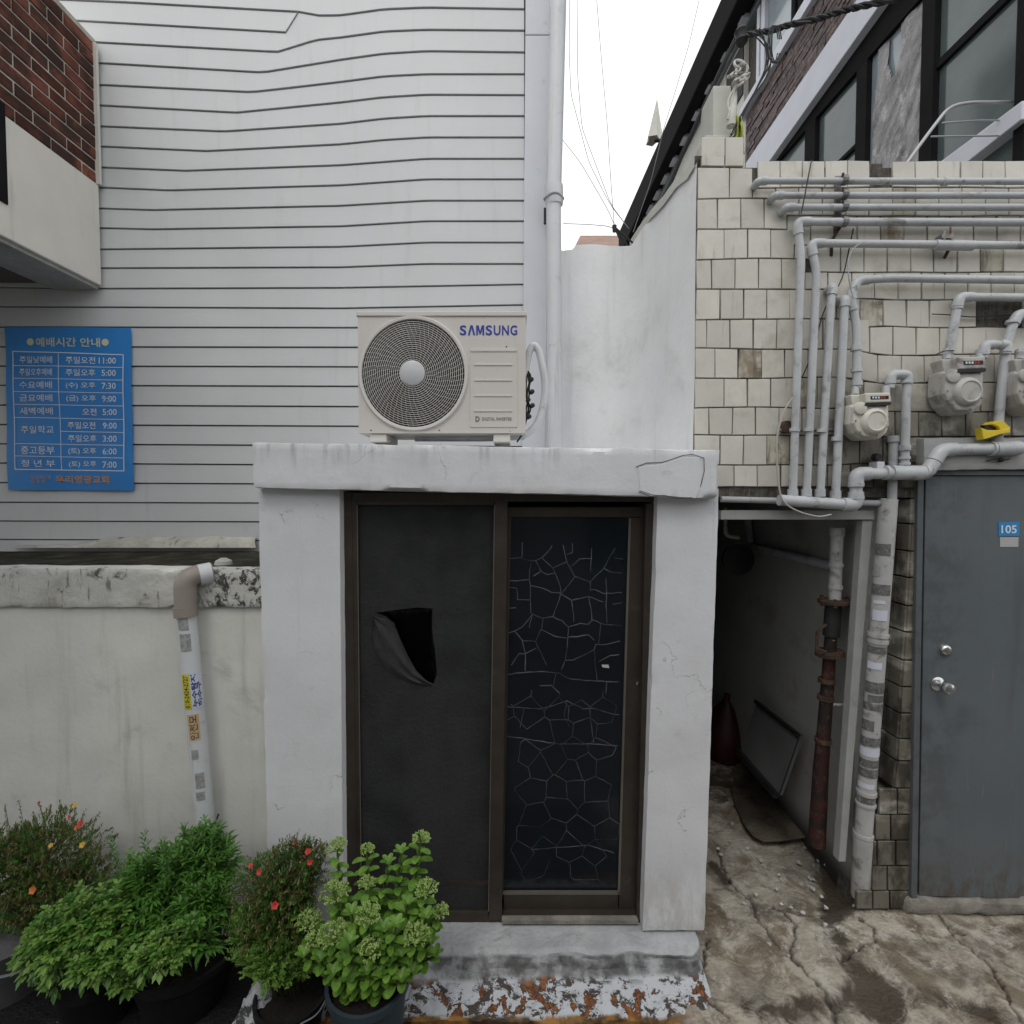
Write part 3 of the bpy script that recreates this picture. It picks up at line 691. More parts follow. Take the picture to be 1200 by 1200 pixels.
m_st_w = M('white_sticker', (.62, .65, .74), .5, var=.05, bump=0)
m_st_o = M('peach_sticker', (.62, .44, .24), .5, var=.1, bump=0)
m_st_g = M('torn_grey_sticker', (.36, .36, .36), .7, var=.15, vs_=40, bump=.1, dirt=[((.16,.16,.16), 60, .5, .6, .6)])
m_st_d = M('dark_grey_sticker', (.13, .13, .13), .7, var=.3, vs_=40, bump=.1, dirt=[((.35,.35,.34), 55, .55, .62, .6)])
m_navy = M('navy_print', (.02, .035, .22), .5, var=.02, bump=0)
m_brown_p = M('brown_print', (.10, .06, .02), .5, var=.02, bump=0)
tt = lambda y: (y-718)/250
f = on_pipe(pa, pb, r_, tt(786), tt(826), -62, -12, .0015); patch(f, m_st_y, 'yellow_sticker', dp)
f2 = on_pipe(pa, pb, r_, tt(786), tt(826), -62, -12, .0025); text_mesh('010-2424-2727', f2, (.25,.04,.85,.96), 'lettering', m_brown_p, dp, bold=.02, rot=-1)
f = on_pipe(pa, pb, r_, tt(784), tt(826), -11, 58, .0015); patch(f, m_st_w, 'white_sticker', dp)
f2 = on_pipe(pa, pb, r_, tt(784), tt(826), -11, 58, .0025)
text_mesh('누수탐지\n하수구', f2, (.08,.06,.9,.95), 'lettering', m_navy, dp, bold=.03, rot=-1)
f = on_pipe(pa, pb, r_, tt(832), tt(862), -45, 20, .0015); patch(f, m_st_o, 'peach_sticker', dp)
f2 = on_pipe(pa, pb, r_, tt(832), tt(862), -45, 20, .0025); text_mesh('안전모', f2, (.15,.04,.85,.96), 'lettering', m_txt_dk, dp, bold=.02, rot=-1)
for y0, y1, a0, a1 in ((718,736,-50,10),(740,760,-48,15),(873,884,-40,0),(900,918,-30,20),(922,932,-35,15)):
    patch(on_pipe(pa, pb, r_, tt(y0), tt(y1), a0, a1, .0012), m_st_g, 'torn_sticker', dp)
cl = [pb+Vector((math.cos(a)*r_*1.1, -math.sin(a)*r_*1.1, .0+.02*math.cos(a))) for a in np.linspace(-.3, 3.4, 14)]
cl.insert(0, cl[0]+Vector((.01, 0, .03)))
MB().tube(cl, .004, 6).build('clamp', m_rubber, dp, smooth=True)

# ---------------------------------------------------------------- entrance porch
YF, YCAN = 2.25, 2.19
pc = thing('entrance_porch', 'white plastered entrance porch with flat canopy and two pillars', 'porch', (0, YF, 0))
zs_ = .115
def pillar(a, b_, c_, d_, seed):   # px corners bl br tr tl
    rough_slab([PY(*a, YF), PY(*b_, YF), PY(*c_, YF), PY(*d_, YF)], .95, 'pillar', m_porch, pc, res=.022, amp=.0022, edge=.008, seed=seed)
pillar((316,1110),(403,1110),(398,572),(302,572), 1)
pillar((753,1091),(826,1091),(843,572),(771,572), 4)
rough_slab([PY(296,572,YCAN), PY(843,584,YCAN), PY(844,527,YCAN), PY(294,518,YCAN)], 1.14, 'canopy_slab', m_porch, pc, res=.016, amp=.003, edge=.014, seed=8)
# cracked patch of render at the right end of the canopy
mb = MB(); cr_ = [(748,547),(775,544),(800,536),(820,536),(822,570),(815,584),(790,582),(765,580),(750,575)]
mb.prism([PY(x, y, YCAN-.0035) for x, y in cr_], (0, .012, 0)); mb.build('render_patch', m_porch, pc, bevel=.002)
mb = MB()
for ln in ([(746,548),(758,543),(775,542),(790,538),(800,534),(812,533),(826,536)],[(748,577),(762,581),(778,581),(795,584),(812,583)],[(826,536),(825,552),(820,570)],):
    q = [(x+random.uniform(-1,1), y+random.uniform(-.8,.8)) for x, y in ln]
    mb.tube([PY(x, y, YCAN-.0035) for x, y in q], .0016, 4)
mb.build('hairline_crack', m_gap, pc)
# room behind the door
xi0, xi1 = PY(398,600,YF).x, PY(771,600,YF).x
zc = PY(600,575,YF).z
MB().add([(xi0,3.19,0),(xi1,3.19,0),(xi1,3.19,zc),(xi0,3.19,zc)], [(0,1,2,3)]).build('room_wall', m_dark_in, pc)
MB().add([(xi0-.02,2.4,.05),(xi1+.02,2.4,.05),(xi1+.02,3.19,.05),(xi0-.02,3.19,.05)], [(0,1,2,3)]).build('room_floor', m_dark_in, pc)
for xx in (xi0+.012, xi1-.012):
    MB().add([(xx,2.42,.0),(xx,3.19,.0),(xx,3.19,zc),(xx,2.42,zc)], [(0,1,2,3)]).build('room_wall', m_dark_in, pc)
# threshold and worn step, one shaped sheet with thickness
def step_mat(nt, c, b):
    g = nt.nodes.new('ShaderNodeNewGeometry'); sp = nt.nodes.new('ShaderNodeSeparateXYZ'); nt.links.new(g.outputs['Position'], sp.inputs[0])
    V = pos(nt)
    z = sp.outputs[2]
    riser = math_(nt, 'MULTIPLY', ramp(nt, z, .100, .085), .9)
    c = mixc(nt, math_(nt, 'MULTIPLY', riser, ramp(nt, nz(nt, V, 11, 6), .3, .62)), c, (.065, .064, .062))
    lowm = ramp(nt, z, .040, .028)
    fl = nz(nt, pos(nt, (.7, 1, 1)), 17, 8, .75, .6)
    flk = mixc(nt, ramp(nt, fl, .455, .485), (.06, .05, .042), (.50, .52, .55))
    ru = nz(nt, pos(nt, (1, 1, 1), (3, 1, 2)), 11, 6, .68, .4)
    flk = mixc(nt, ramp(nt, ru, .538, .55), flk, (.05, .035, .028))
    flk = mixc(nt, ramp(nt, ru, .562, .59), flk, mixc(nt, ramp(nt, nz(nt, V, 40, 4), .4, .6), (.30, .10, .02), (.12, .045, .018)))
    c = mixc(nt, lowm, c, flk)
    fr_ = ramp(nt, z, -.004, -.014)
    ss = mixc(nt, ramp(nt, nz(nt, V, 6, 5), .42, .6), (.05, .035, .02), (.33, .17, .045))
    c = mixc(nt, fr_, c, ss)
    return c
m_step = M('worn_step_concrete', (.40, .41, .42), .75, var=.12, vs_=8, bump=.8, bs=45, dirt=[((.2,.19,.18), 8, .55, .72, .6), ((.55,.40,.24), 5, .66, .76, .5)], extra=step_mat)
prof = [(2.62, zs_), (2.36, zs_), (2.25, zs_-.004), (2.178, zs_-.008), (2.163, zs_-.016), (2.158, zs_-.034), (2.150, .075), (2.142, .05), (2.120, .034), (2.08, .018), (2.04, .008), (2.005, -.003), (1.985, -.02), (1.975, -.10)]
prof = [tuple(map(float, p)) for p in prof]
pr2 = []
for (a, b_), (c, d) in zip(prof, prof[1:]):
    k = max(1, int(math.hypot(a-c, b_-d)/.008))
    pr2 += [(a+(c-a)*i/k, b_+(d-b_)*i/k) for i in range(k)]
pr2.append(prof[-1])
x0_, x1_ = PY(398,1100,YF).x-.12, PZ(822,1112,.1).x
nn_ = int((x1_-x0_)/.009); mb = MB(); V = []
for i in range(nn_+1):
    x = x0_+(x1_-x0_)*i/nn_
    for (y, z) in pr2:
        e = .0 if z > zs_-.004 else 1
        yy = y + e*(n3(x*5, y*5, z*9)*.018 + n3(x*22, y*22, z*30)*.007) + e*(.05*max(0, (x-x1_+.06)/.06)**2)
        fl = .008*(1 if n3(x*14, y*14, 4) > .12 else 0)*(z < .03) 
        V.append((x, yy, z + e*(n3(x*9, y*9, 7)*.008) + fl + n3(x*40, y*40, 3)*.0015))
    
k_ = len(pr2)
mb.add(V, [(i*k_+j, (i+1)*k_+j, (i+1)*k_+j+1, i*k_+j+1) for i in range(nn_) for j in range(k_-1)])
endc = [V[nn_*k_+j] for j in range(k_)] + [(x1_, 2.62, -.1)]
mb.add(endc, [tuple(range(len(endc)))])
mb.build('step', m_step, pc, smooth=True)
# ---------------------------------------------------------------- sliding door
YD = 2.33
sd = thing('sliding_door', 'bronze sliding door with torn insect screen and crackled dark glass', 'door', (0, YD, .12))
def fbox(x0, y0, x1, y1, Y, d, mb=None, x0b=None, x1b=None):   # pixel rectangle on plane Y, pushed back by d
    mb = mb or MB(); x0b = x0 if x0b is None else x0b; x1b = x1 if x1b is None else x1b
    mb.prism([PY(x0b, y1, Y), PY(x1b, y1, Y), PY(x1, y0, Y), PY(x0, y0, Y)], (0, d, 0)); return mb
YO = 2.305
mb = MB(); fbox(397, 577, 412, 1082, YO, .11, mb, 404, 419); fbox(757, 590, 770, 1079, YO, .11, mb, 746, 757)
mb2 = MB(); fbox(412.5, 577, 770, 588, YO+.002, .1, mb2); 
for k, mm in enumerate((mb, mb2)): mm.build('door_frame', m_bronze, sd, bevel=.002)
mb = MB(); fbox(405, 1074, 757, 1082, YO+.004, .1, mb, 405, 757); mb.build('sill_track', m_bronze, sd)
mb = MB(); fbox(588, 1079, 748, 1083, YO-.02, .03, mb); mb.build('sill_rail', m_mortar2, sd)
# screen sash (outer, left)
ss = MB(); YQ = YO+.004
S = thing('screen_sash', None, None)
fr = fbox(406.5, 584, 418, 1078, YQ, .022, None, 411, 423); fbox(580, 584, 595, 1078, YQ-.006, .028, fr, 573, 588)
fbox(418.5, 584, 579.5, 592, YQ+.001, .02, fr); fbox(423.5, 1068, 572.5, 1078, YQ+.001, .02, fr)
bpy.data.objects.remove(S)
S = fr.build('screen_sash', m_bronze, sd, bevel=.002)
fbox(418, 1032, 576, 1037, YQ+.011, .008, None, 422, 574).build('mid_rail', m_bronze, S)
fbox(434, 592, 436, 1068, YQ+.014, .004, None, 437, 439).build('inner_edge', m_bronze, S)
fbox(579, 592, 580, 1068, YQ-.0045, .003, None, 572, 573).build('edge_bead', m_bronze_l, S)
fbox(418, 592, 419, 1068, YQ-.001, .003, None, 423, 424).build('edge_bead', m_bronze_l, S)
outer = [PY(*p, YQ+.012) for p in ((417,590),(581,590),(574,1070),(422,1070))]
hole = [PY(*p, YQ+.012) for p in ((440,718),(455,716),(470,714),(490,712),(507,713),(506,735),(510,765),(512,790),(508,801),(500,798),(488,786),(478,768),(470,750),(462,730),(452,722))]
tri = tessellate_polygon([outer, hole]); mb = MB(); mb.add(outer+hole, [tuple(t) for t in tri]); mb.build('insect_screen', m_screen, S)
fbox(420, 592, 578, 1068, YQ+.035, .004).build('inner_glass', m_glass_in, S)
mb = MB()
for k in range(26):
    u = k/25; x, y = 442+u*66, 717-4*u; mb.tube([PY(x, y, YQ+.010), PY(x+random.uniform(-2,2), y+random.uniform(1,6), YQ+.008)], .0006, 3)
for k in range(22):
    x, y = 507+random.uniform(0,3)+k*.1, 718+k*3.6; mb.tube([PY(x, y, YQ+.010), PY(x-random.uniform(1,5), y+random.uniform(-2,3), YQ+.008)], .0006, 3)
mb.build('frayed_threads', m_flap, S)
# drooping flap of screen cloth
ctl_a = [(438,722),(446,724),(455,726),(464,738),(470,752),(478,770),(488,786),(498,796),(507,802)]
ctl_b = [(437,726),(437,742),(438,758),(444,772),(452,784),(464,793),(478,800),(490,803),(503,804)]
V = []; m_ = 8
for i, (a, b_) in enumerate(zip(ctl_a, ctl_b)):
    for j in range(m_+1):
        t = j/m_; x, y = a[0]*(1-t)+b_[0]*t, a[1]*(1-t)+b_[1]*t
        dd = .018*math.sin(t*math.pi)*(math.sin(i/8*math.pi)) + .006*math.sin(t*14+i*.6)
        V.append(PY(x, y, YQ+.010-max(dd, -.001)))
mb = MB().add(V, [(i*(m_+1)+j, (i+1)*(m_+1)+j, (i+1)*(m_+1)+j+1, i*(m_+1)+j+1) for i in range(len(ctl_a)-1) for j in range(m_)])
mb.build('torn_flap', m_flap, S, smooth=True)
# glass sash (inner, right)
YG = YO+.045
fr = fbox(595, 594, 757, 606, YG, .03); fbox(738, 606.5, 757, 1075, YG, .03, fr, 725, 745); fbox(590, 1048.5, 724.5, 1074, YG, .03, fr)
fbox(589, 606.5, 599, 1048, YG+.001, .03, fr, 582, 590)
G = fr.build('glass_sash', m_bronze, sd, bevel=.002)
fbox(737, 607, 739.5, 1047, YG-.003, .01, None, 724, 726.5).build('bead', m_bronze_l, G)
fbox(589, 1045, 726, 1048.5, YG-.003, .01).build('bead', m_bronze_l, G)
YGL = YG+.012
MB().prism([PY(588,1047,YGL), PY(727,1047,YGL), PY(740,606,YGL), PY(594,606,YGL)], (0,.004,0)).build('glass_pane', m_glass_door, G)
Z1 = lambda x, y: (590+x/5.456, 600+y/5.456)     # points read from enlargements of the photograph
Z2 = lambda x, y: (380+x/2.2225, 560+y/2.2225)
cl1 = [[(20,300),(60,295),(110,292),(170,310),(205,312),(245,292),(300,235),(310,215)],[(120,195),(118,290)],[(245,292),(315,358),(405,318),(380,210)],[(315,358),(335,400),(362,470),(368,525)],[(175,310),(165,430),(172,470),(175,650)],[(20,435),(90,440),(165,432)],
 [(175,470),(245,485),(310,515),(365,518)],[(368,525),(435,565),(545,540),(640,575)],[(370,525),(455,415),(405,318)],[(455,410),(555,445),(640,360),(715,230)],[(430,350),(485,300),(560,298)],[(555,445),(555,500),(580,495),(640,522),(755,515)],[(640,358),(690,385),(755,390)],[(710,295),(765,302)],
 [(30,482),(85,486),(90,560),(165,562)],[(365,525),(345,590),(318,665)],[(20,775),(75,760),(120,735),(150,700),(185,652),(255,680),(315,668),(375,695),(415,735),(490,712),(540,718),(570,690),(650,720),(750,727)],[(435,565),(448,650),(450,700)],[(545,540),(560,620),(565,690)],[(655,420),(660,520),(655,600),(662,710)],
 [(75,765),(120,820),(205,828),(240,750),(330,795),(405,805)],[(205,828),(240,900),(275,980)],[(120,820),(140,905),(210,870)],[(415,735),(408,850),(395,945),(370,1010)],[(410,800),(470,798),(545,785),(580,820)],[(395,947),(445,947),(515,915),(580,880),(590,845),(650,848),(745,825)],[(620,720),(608,840)],[(610,958),(680,918),(740,912)],
 [(20,1038),(110,1028),(225,1020),(360,1030),(420,1065),(530,1078),(620,1080),(740,1085)],[(50,980),(100,905),(140,908),(140,1020)],[(580,890),(590,1000),(598,1075)],[(30,615),(80,612)],[(700,590),(755,580)],[(185,652),(165,740)],[(190,410),(240,380),(280,400),(330,390)],[(205,312),(240,380)],[(565,230),(558,380)],[(440,200),(440,260),(405,270)],
 [(255,680),(245,750)],[(230,1110),(305,1108),(360,1160)],[(335,1035),(320,1110)],[(660,1085),(655,1160)]]
cl2 = [[(470,595),(560,602),(600,592),(632,580),(675,602),(700,600),(740,612),(768,617)],[(470,672),(560,685),(610,693),(690,692),(765,698)],[(632,580),(625,620),(640,650)],[(690,600),(702,690)],[(520,600),(510,650)],[(475,755),(515,752),(540,742),(590,757)],[(475,805),(500,805),(515,830),(480,860)],[(600,785),(672,780)],[(500,760),(500,805)],
 [(620,855),(665,862),(700,838),(758,823)],[(470,882),(540,897),(600,882)],[(565,880),(580,905),(630,900),(660,890)],[(700,920),(760,910)],[(540,968),(605,962),(688,957),(755,977)],[(480,990),(540,968)],[(710,838),(712,880)],[(600,705),(610,780)],[(520,900),(500,960)],[(640,650),(700,655),(765,652)],[(590,905),(600,960)],[(545,830),(600,800)],[(505,690),(525,740)],[(640,870),(650,940)],[(580,610),(590,680)]]
mb = MB(); mbf = MB()
def cline(pts, w, mb):
    q = []
    for a, b_ in zip(pts, pts[1:]):
        n = max(1, int(math.hypot(b_[0]-a[0], b_[1]-a[1])/5))
        q += [(a[0]+(b_[0]-a[0])*i/n+random.uniform(-.5,.5)*(i > 0), a[1]+(b_[1]-a[1])*i/n+random.uniform(-.5,.5)*(i > 0)) for i in range(n)]
    q.append(pts[-1]); V = []
    for i, p in enumerate(q):
        a, b_ = q[max(0, i-1)], q[min(len(q)-1, i+1)]
        d = Vector((b_[0]-a[0], b_[1]-a[1])).normalized(); ww = w*random.uniform(.5, 1.2)
        V += [PY(p[0]-d.y*ww, p[1]+d.x*ww, YGL-.0015), PY(p[0]+d.y*ww, p[1]-d.x*ww, YGL-.0015)]
    mb.add(V, [(2*i, 2*i+2, 2*i+3, 2*i+1) for i in range(len(q)-1)])
for i, l in enumerate(cl1): cline([Z1(*p) for p in l], .55 if abs(l[-1][0]-l[0][0]) > 1.6*abs(l[-1][1]-l[0][1]) else .42, mb)
for l in cl2:
    if l[0][1] > 600 and abs(l[-1][0]-l[0][0]) < 150: continue
    cline([Z2(*p) for p in l], .5 if abs(l[-1][0]-l[0][0]) > 2*abs(l[-1][1]-l[0][1]) else .25, mb)
mb.build('crackle_lines', m_crackle, G)
R2 = random.Random(4); seeds = []
for j in range(-1, 13):
    for i in range(-1, 7): seeds.append((590+i*29+(j % 2)*14+R2.uniform(-9,9), 790+j*23+R2.uniform(-8,8)))
web = MB(); done = set()
for ia, a_ in enumerate(seeds):
    poly = [((a_[0]-60, a_[1]-60), -1), ((a_[0]+60, a_[1]-60), -1), ((a_[0]+60, a_[1]+60), -1), ((a_[0]-60, a_[1]+60), -1)]
    for ib, b_ in enumerate(seeds):
        if ib == ia or abs(b_[0]-a_[0])+abs(b_[1]-a_[1]) > 110: continue
        nx, ny = b_[0]-a_[0], b_[1]-a_[1]; mx_, my_ = (a_[0]+b_[0])/2, (a_[1]+b_[1])/2
        sd_ = lambda p: (p[0]-mx_)*nx+(p[1]-my_)*ny
        out = []
        for k in range(len(poly)):
            (p, t1), (q, _) = poly[k], poly[(k+1) % len(poly)]
            dp_, dq = sd_(p), sd_(q)
            if dp_ <= 0: out.append((p, t1))
            if (dp_ <= 0) != (dq <= 0):
                f = dp_/(dp_-dq); x_ = (p[0]+(q[0]-p[0])*f, p[1]+(q[1]-p[1])*f)
                out.append((x_, ib if dp_ <= 0 else t1))
        poly = out
    for k in range(len(poly)):
        (p, tg), (q, _) = poly[k], poly[(k+1) % len(poly)]
        if tg < 0 or (tg, ia) in done: continue
        done.add((ia, tg))
        if all(588 < e[0] < (737-(e[1]-606)*.03) and 806 < e[1] < 1036 for e in (p, q)) and R2.random() < .97:
            cline([p, q], .5 if abs(q[0]-p[0]) > abs(q[1]-p[1]) else .4, web)
web.build('crackle_web', m_crackle2, G)
MB().prism([PY(706,782,YGL-.002), PY(714,783,YGL-.002), PY(713,779,YGL-.002), PY(705,779,YGL-.002)], (0,.001,0)).build('paper_scrap', m_lip, G)
MB().lathe(PY(747,801,YG), (0,-1,0), [(0,.009),(.006,.008),(.008,.002)], 12).build('lock', m_steel, G, smooth=True)

# ---------------------------------------------------------------- air conditioner
YA = 2.29
ac = thing('air_conditioner', 'beige outdoor air conditioner unit with round fan grille on the canopy', 'air conditioner', (-.3, YA+.13, PY(500,516,YA).z))
tl, tr, br, bl = PY(420.5,367,YA), PY(616,367,YA), PY(616,508,YA), PY(420.5,508,YA)
Xc, Zc = PY(484.5, 438, YA).x, PY(484.5, 438, YA).z; R = 61.5/600*YA
x0, x1, z0, z1 = bl.x, br.x, bl.z, tl.z
Rz = 64/600*YA
def ell(a, s=1, Y=YA): return Vector((Xc+math.cos(a)*R*s, Y, Zc+math.sin(a)*Rz*s))
n = 72; mb = MB(); V = []
for k in range(n):
    a = 2*math.pi*k/n; c, s = math.cos(a), math.sin(a)
    tx = ((x1 if c > 0 else x0)-Xc)/c if abs(c) > 1e-6 else 1e9; tz = ((z1 if s > 0 else z0)-Zc)/s if abs(s) > 1e-6 else 1e9
    t = min(tx, tz); V += [ell(a, .985), Vector((Xc+c*t, YA, Zc+s*t))]
mb.add(V, [(2*k, 2*k+1, (2*k+3) % (2*n), (2*k+2) % (2*n)) for k in range(n)])
cor = [Vector((x, YA, z)) for x, z in ((x0,z0),(x1,z0),(x1,z1),(x0,z1))]
for cpt in cor:   # close the corners of the front plate
    near = sorted(range(n), key=lambda k: (V[2*k+1]-cpt).length)[:2]
    mb.add([cpt, V[2*near[0]+1], V[2*near[1]+1]], [(0,1,2)])
D = .27
mb.add([*cor, *[p+Vector((0,D,0)) for p in cor]], [(0,4,5,1),(1,5,6,2),(2,6,7,3),(3,7,4,0),(4,7,6,5)])
mb.build('casing', m_ac, ac)
MB().lathe((Xc, YA+.12, Zc), (0,-1,0), [(0, R*.98), (.118, R*.98)], 48).build('fan_well', m_black, ac)
# lid with a folded lip
MB().box(x0-.006, x1+.006, YA-.006, YA+D+.006, z1-.014, z1+.006).build('lid', m_ac, ac, bevel=.003)
MB().box(x0+.003, x1-.003, YA-.0035, YA-.0005, z0+.001, z0+.010).build('base_rail', m_ac, ac)
# grille rings and wires
mb = MB()
for i in range(20):
    s = .245 + (.965-.245)*i/19
    V = []; K = 80
    for k in range(K):
        a = 2*math.pi*k/K; w = .0016; bulge = -.012*(1-s*s)
        p = ell(a, s, YA-.004+bulge); q = ell(a, s+.0080, YA-.004+bulge)
        V += [p, q, q+Vector((0,.004,0)), p+Vector((0,.004,0))]
    mb.add(V, [((k*4+j), (k*4+(j+1) % 4), ((k+1) % K*4+(j+1) % 4), ((k+1) % K*4+j)) for k in range(K) for j in range(4)])
mb.build('grille_rings', m_ac_l, ac)
mb = MB()
for s0, s1, cnt, tw in ((.24,.45,30,.16),(.45,.70,40,.14),(.70,.98,60,.12)):
    for k in range(cnt):
        a0 = 2*math.pi*k/cnt; V = []
        for j in range(4):
            s = s0+(s1-s0)*j/3; a = a0+tw*(j/3); bulge = -.012*(1-s*s)
            for da in (-.0032/s, .0032/s): V.append(ell(a+da, s, YA-.0015+bulge))
        mb.add(V, [(2*j, 2*j+2, 2*j+3, 2*j+1) for j in range(3)])
mb.build('grille_wires', m_ac_l, ac)
mb = MB(); K = 80; V = []
for k in range(K):
    a = 2*math.pi*k/K
    V += [ell(a, .965, YA-.002), ell(a, .975, YA-.010), ell(a, 1.02, YA-.011), ell(a, 1.045, YA-.001)]
mb.add(V, [(k*4+j, k*4+j+1, (k+1) % K*4+j+1, (k+1) % K*4+j) for k in range(K) for j in range(3)])
mb.build('grille_rim', m_ac_l, ac, smooth=True)
hb = PY(484, 438, YA); MB().lathe(Vector((hb.x, YA-.012, hb.z)), (0,-1,0), [(0,.056),(.004,.055),(.008,.048),(.009,.001)], 40).build('hub_cap', m_ac_hub, ac, smooth=True)
mb = MB()
for k in range(3):
    V = []
    for i in range(8):
        for j in range(5):
            a = k*2*math.pi/3 + i*.22 + j*.10; rr = .06+.15*j/4
            V.append(Vector((Xc+math.cos(a)*rr, YA+.045+i*.008, Zc+math.sin(a)*rr)))
    mb.add(V, [(i*5+j, i*5+5+j, i*5+6+j, i*5+1+j) for i in range(7) for j in range(4)])
mb.build('fan_blade', m_rubber, ac, smooth=True)
# embossed side panel
Z5 = lambda x, y: (400+x/4.615, 340+y/4.615)
def panel_line(x0, y0, x1, y1, t=.0035):
    a, b_ = Z5(x0, y0), Z5(x1, y1)
    return fbox(a[0], a[1], b_[0], b_[1], YA-t, t-.0002)
panel_line(697,318,952,742,.003).build('service_panel', m_ac, ac, bevel=.002)
panel_line(700,318,950,332,.006).build('panel_rib', m_ac, ac, bevel=.001)
for y in (398,482,566,648): panel_line(718,y,924,y+9,.0062).build('panel_rib', m_ac, ac, bevel=.001)
AW = lambda off: (lambda x, y: PY(*Z5(x, y), YA-off))
lx = 641
for ch, w_ in (('S',42),('A',44),('M',50),('S',42),('U',44),('N',44),('G',44)):
    if ch == 'A':       # the A has no crossbar
        W_ = AW(.0015); x_ = lx
        MB().add([W_(*p) for p in ((x_,244),(x_+10,244),(x_+20,205),(x_+30,244),(x_+40,244),(x_+26,190),(x_+14,190))], [(0,1,2,6),(2,3,4,5),(2,5,6)]).build('logo_letter', m_blue, ac)
    elif ch == 'M':
        W_ = AW(.0015); x_, w2 = lx, 43
        MB().add([W_(*p) for p in ((x_,244),(x_,190),(x_+13,190),(x_+w2/2,222),(x_+w2-13,190),(x_+w2,190),(x_+w2,244),(x_+w2-9,244),(x_+w2-9,210),(x_+w2/2+4,238),(x_+w2/2-4,238),(x_+9,210),(x_+9,244))],
                 [(0,1,11,12),(1,2,11),(2,3,10,11),(3,9,10),(3,4,8,9),(4,5,8),(5,6,7,8)]).build('logo_letter', m_blue, ac)
    else: text_mesh(ch, AW(.0015), (lx, 190, lx+w_-7, 244), 'logo_letter', m_blue, ac, bold=.022 if ch != 'M' else .012, res=4)
    lx += w_+1.2
text_mesh('DIGITAL INVERTER', AW(.0045), (762,688,922,706), 'lettering', m_txt_dk, ac, bold=.0)
text_mesh('D', AW(.0045), (726,682,748,712), 'lettering', m_txt_dk, ac, bold=.02)
mb = MB()
for x, y in ((283,134),(785,132),(665,378),(655,571),(131,345),(893,306),(160,758),(530,758),(912,764)):
    mb.lathe(PY(*Z5(x, y), YA), (0,-1,0), [(-.002,.0035),(.0015,.003),(.004,.001)], 8)
mb.build('screws', m_rubber, ac)
for xa, xb in ((152,243),(822,914)):
    a, b_ = Z5(xa, 782), Z5(xb, 822); q0, q1 = PY(*a, YA+.005), PY(*b_, YA+.005)
    MB().box(q0.x, q1.x, YA+.005, YA+.24, q1.z, z0-.001).build('foot', m_beam, ac, bevel=.004)
# insulated pipe and cables at the right side
hz = lambda x, y, d=0: PY(*Z5(x, y), YA+.10+d)
MB().tube(arc_path([hz(985,520,.0), hz(1000,420), hz(1015,335), hz(1040,290), hz(1070,330), hz(1105,500), hz(1095,620), hz(1060,730), hz(990,790), hz(800,800,.05), hz(400,800,.08)], .05, 6), .0165, 14).build('insulated_pipe', m_pvc, ac, smooth=True)
mb = MB()
for k in range(5):
    random.seed(k)
    mb.tube(arc_path([hz(990+random.uniform(-5,5), 400+k*10), hz(1010+random.uniform(-14,20), 480+random.uniform(-20,20), -.02), hz(1005+random.uniform(-14,30), 560+random.uniform(-10,20), -.03), hz(1015+random.uniform(-20,25), 640, -.03), hz(1000, 700, -.02), hz(985, 770, -.02), hz(950,822,-.02)], .02, 3), .0038, 6)
for x, y in ((1022,490),(1026,556),(1028,630),(1005,600),(1010,690)): mb.lathe(hz(x, y, -.035), (.3,-1,.2), [(0,.009),(.02,.011),(.024,.005)], 8)
mb.build('cables', m_rubber, ac, smooth=True)
random.seed(11)

# ---------------------------------------------------------------- downpipe beside the siding
wd = thing('downpipe', 'tall white downpipe at the siding corner against the sky', 'downpipe', (.2, 3.13, 2.4))
YW = 3.10
a, b_, c_ = PY(656,-60,YW), PY(648.5,232,YW), PY(651,516,YW)
MB().tube([a+(a-b_)*.3, a, b_], 9.0*YW/600, 20).build('pipe', m_pvc, wd, smooth=True)
MB().tube([b_+Vector((0,0,.04)), c_+Vector((0,0,-.06))], 8.6*YW/600, 20).build('pipe', m_pvc, wd, smooth=True)
MB().tube([PY(649,218,YW), PY(649.5,236,YW), PY(650,241,YW)], [10.5*YW/600, 10.5*YW/600, 9.5*YW/600], 20).build('socket', m_pvc, wd, smooth=True)
pth = [PY(649,233,YW)+Vector((math.cos(t)*.058, math.sin(t)*.058, .006*math.sin(t*3))) for t in np.linspace(0, 6.28, 26)]
MB().tube(pth, .0055, 6).build('tape_wrap', m_lip, wd, smooth=True)
MB().box(PY(643,250,YW+.05).x-.03, PY(650,250,YW+.05).x, YW+.03, YW+.05, PY(0,258,YW).z, PY(0,240,YW).z).build('bracket', m_rubber, wd)

# ---------------------------------------------------------------- plastered wall behind the canopy, then the tile building
YT = 2.50
XT = PY(815, 350, YT).x
def lxedge(y): return 600 + 600*XT*(CP+(600-y)/600*SP)/YT + .5
pw = thing('rear_plaster_wall', 'tall weathered plaster wall in the gap beside the downpipe', 'wall', (.6, 3.9, 2.3))
YR = 3.34
FL = (XT-PY(741,350,YR).x)/(YR-YT)
tops_px = [(620,293),(672,293),(674,287),(690,286),(705,287),(720,288),(740,288),(750,272),(765,252),(780,236)]
plan = [PY(x, 290, YR).xy for x in (628,641,650,660,671,675,684,693,702)]
qa, qc, qb = plan[-1], PY(741, 290, YR).xy, Vector((XT-(2.9-YT)*FL+.006, 2.9))
plan += [qa*(1-t)**2+qc*2*t*(1-t)+qb*t*t for t in np.linspace(.1, 1, 12)]
mb = MB(); V = []; nr = 14
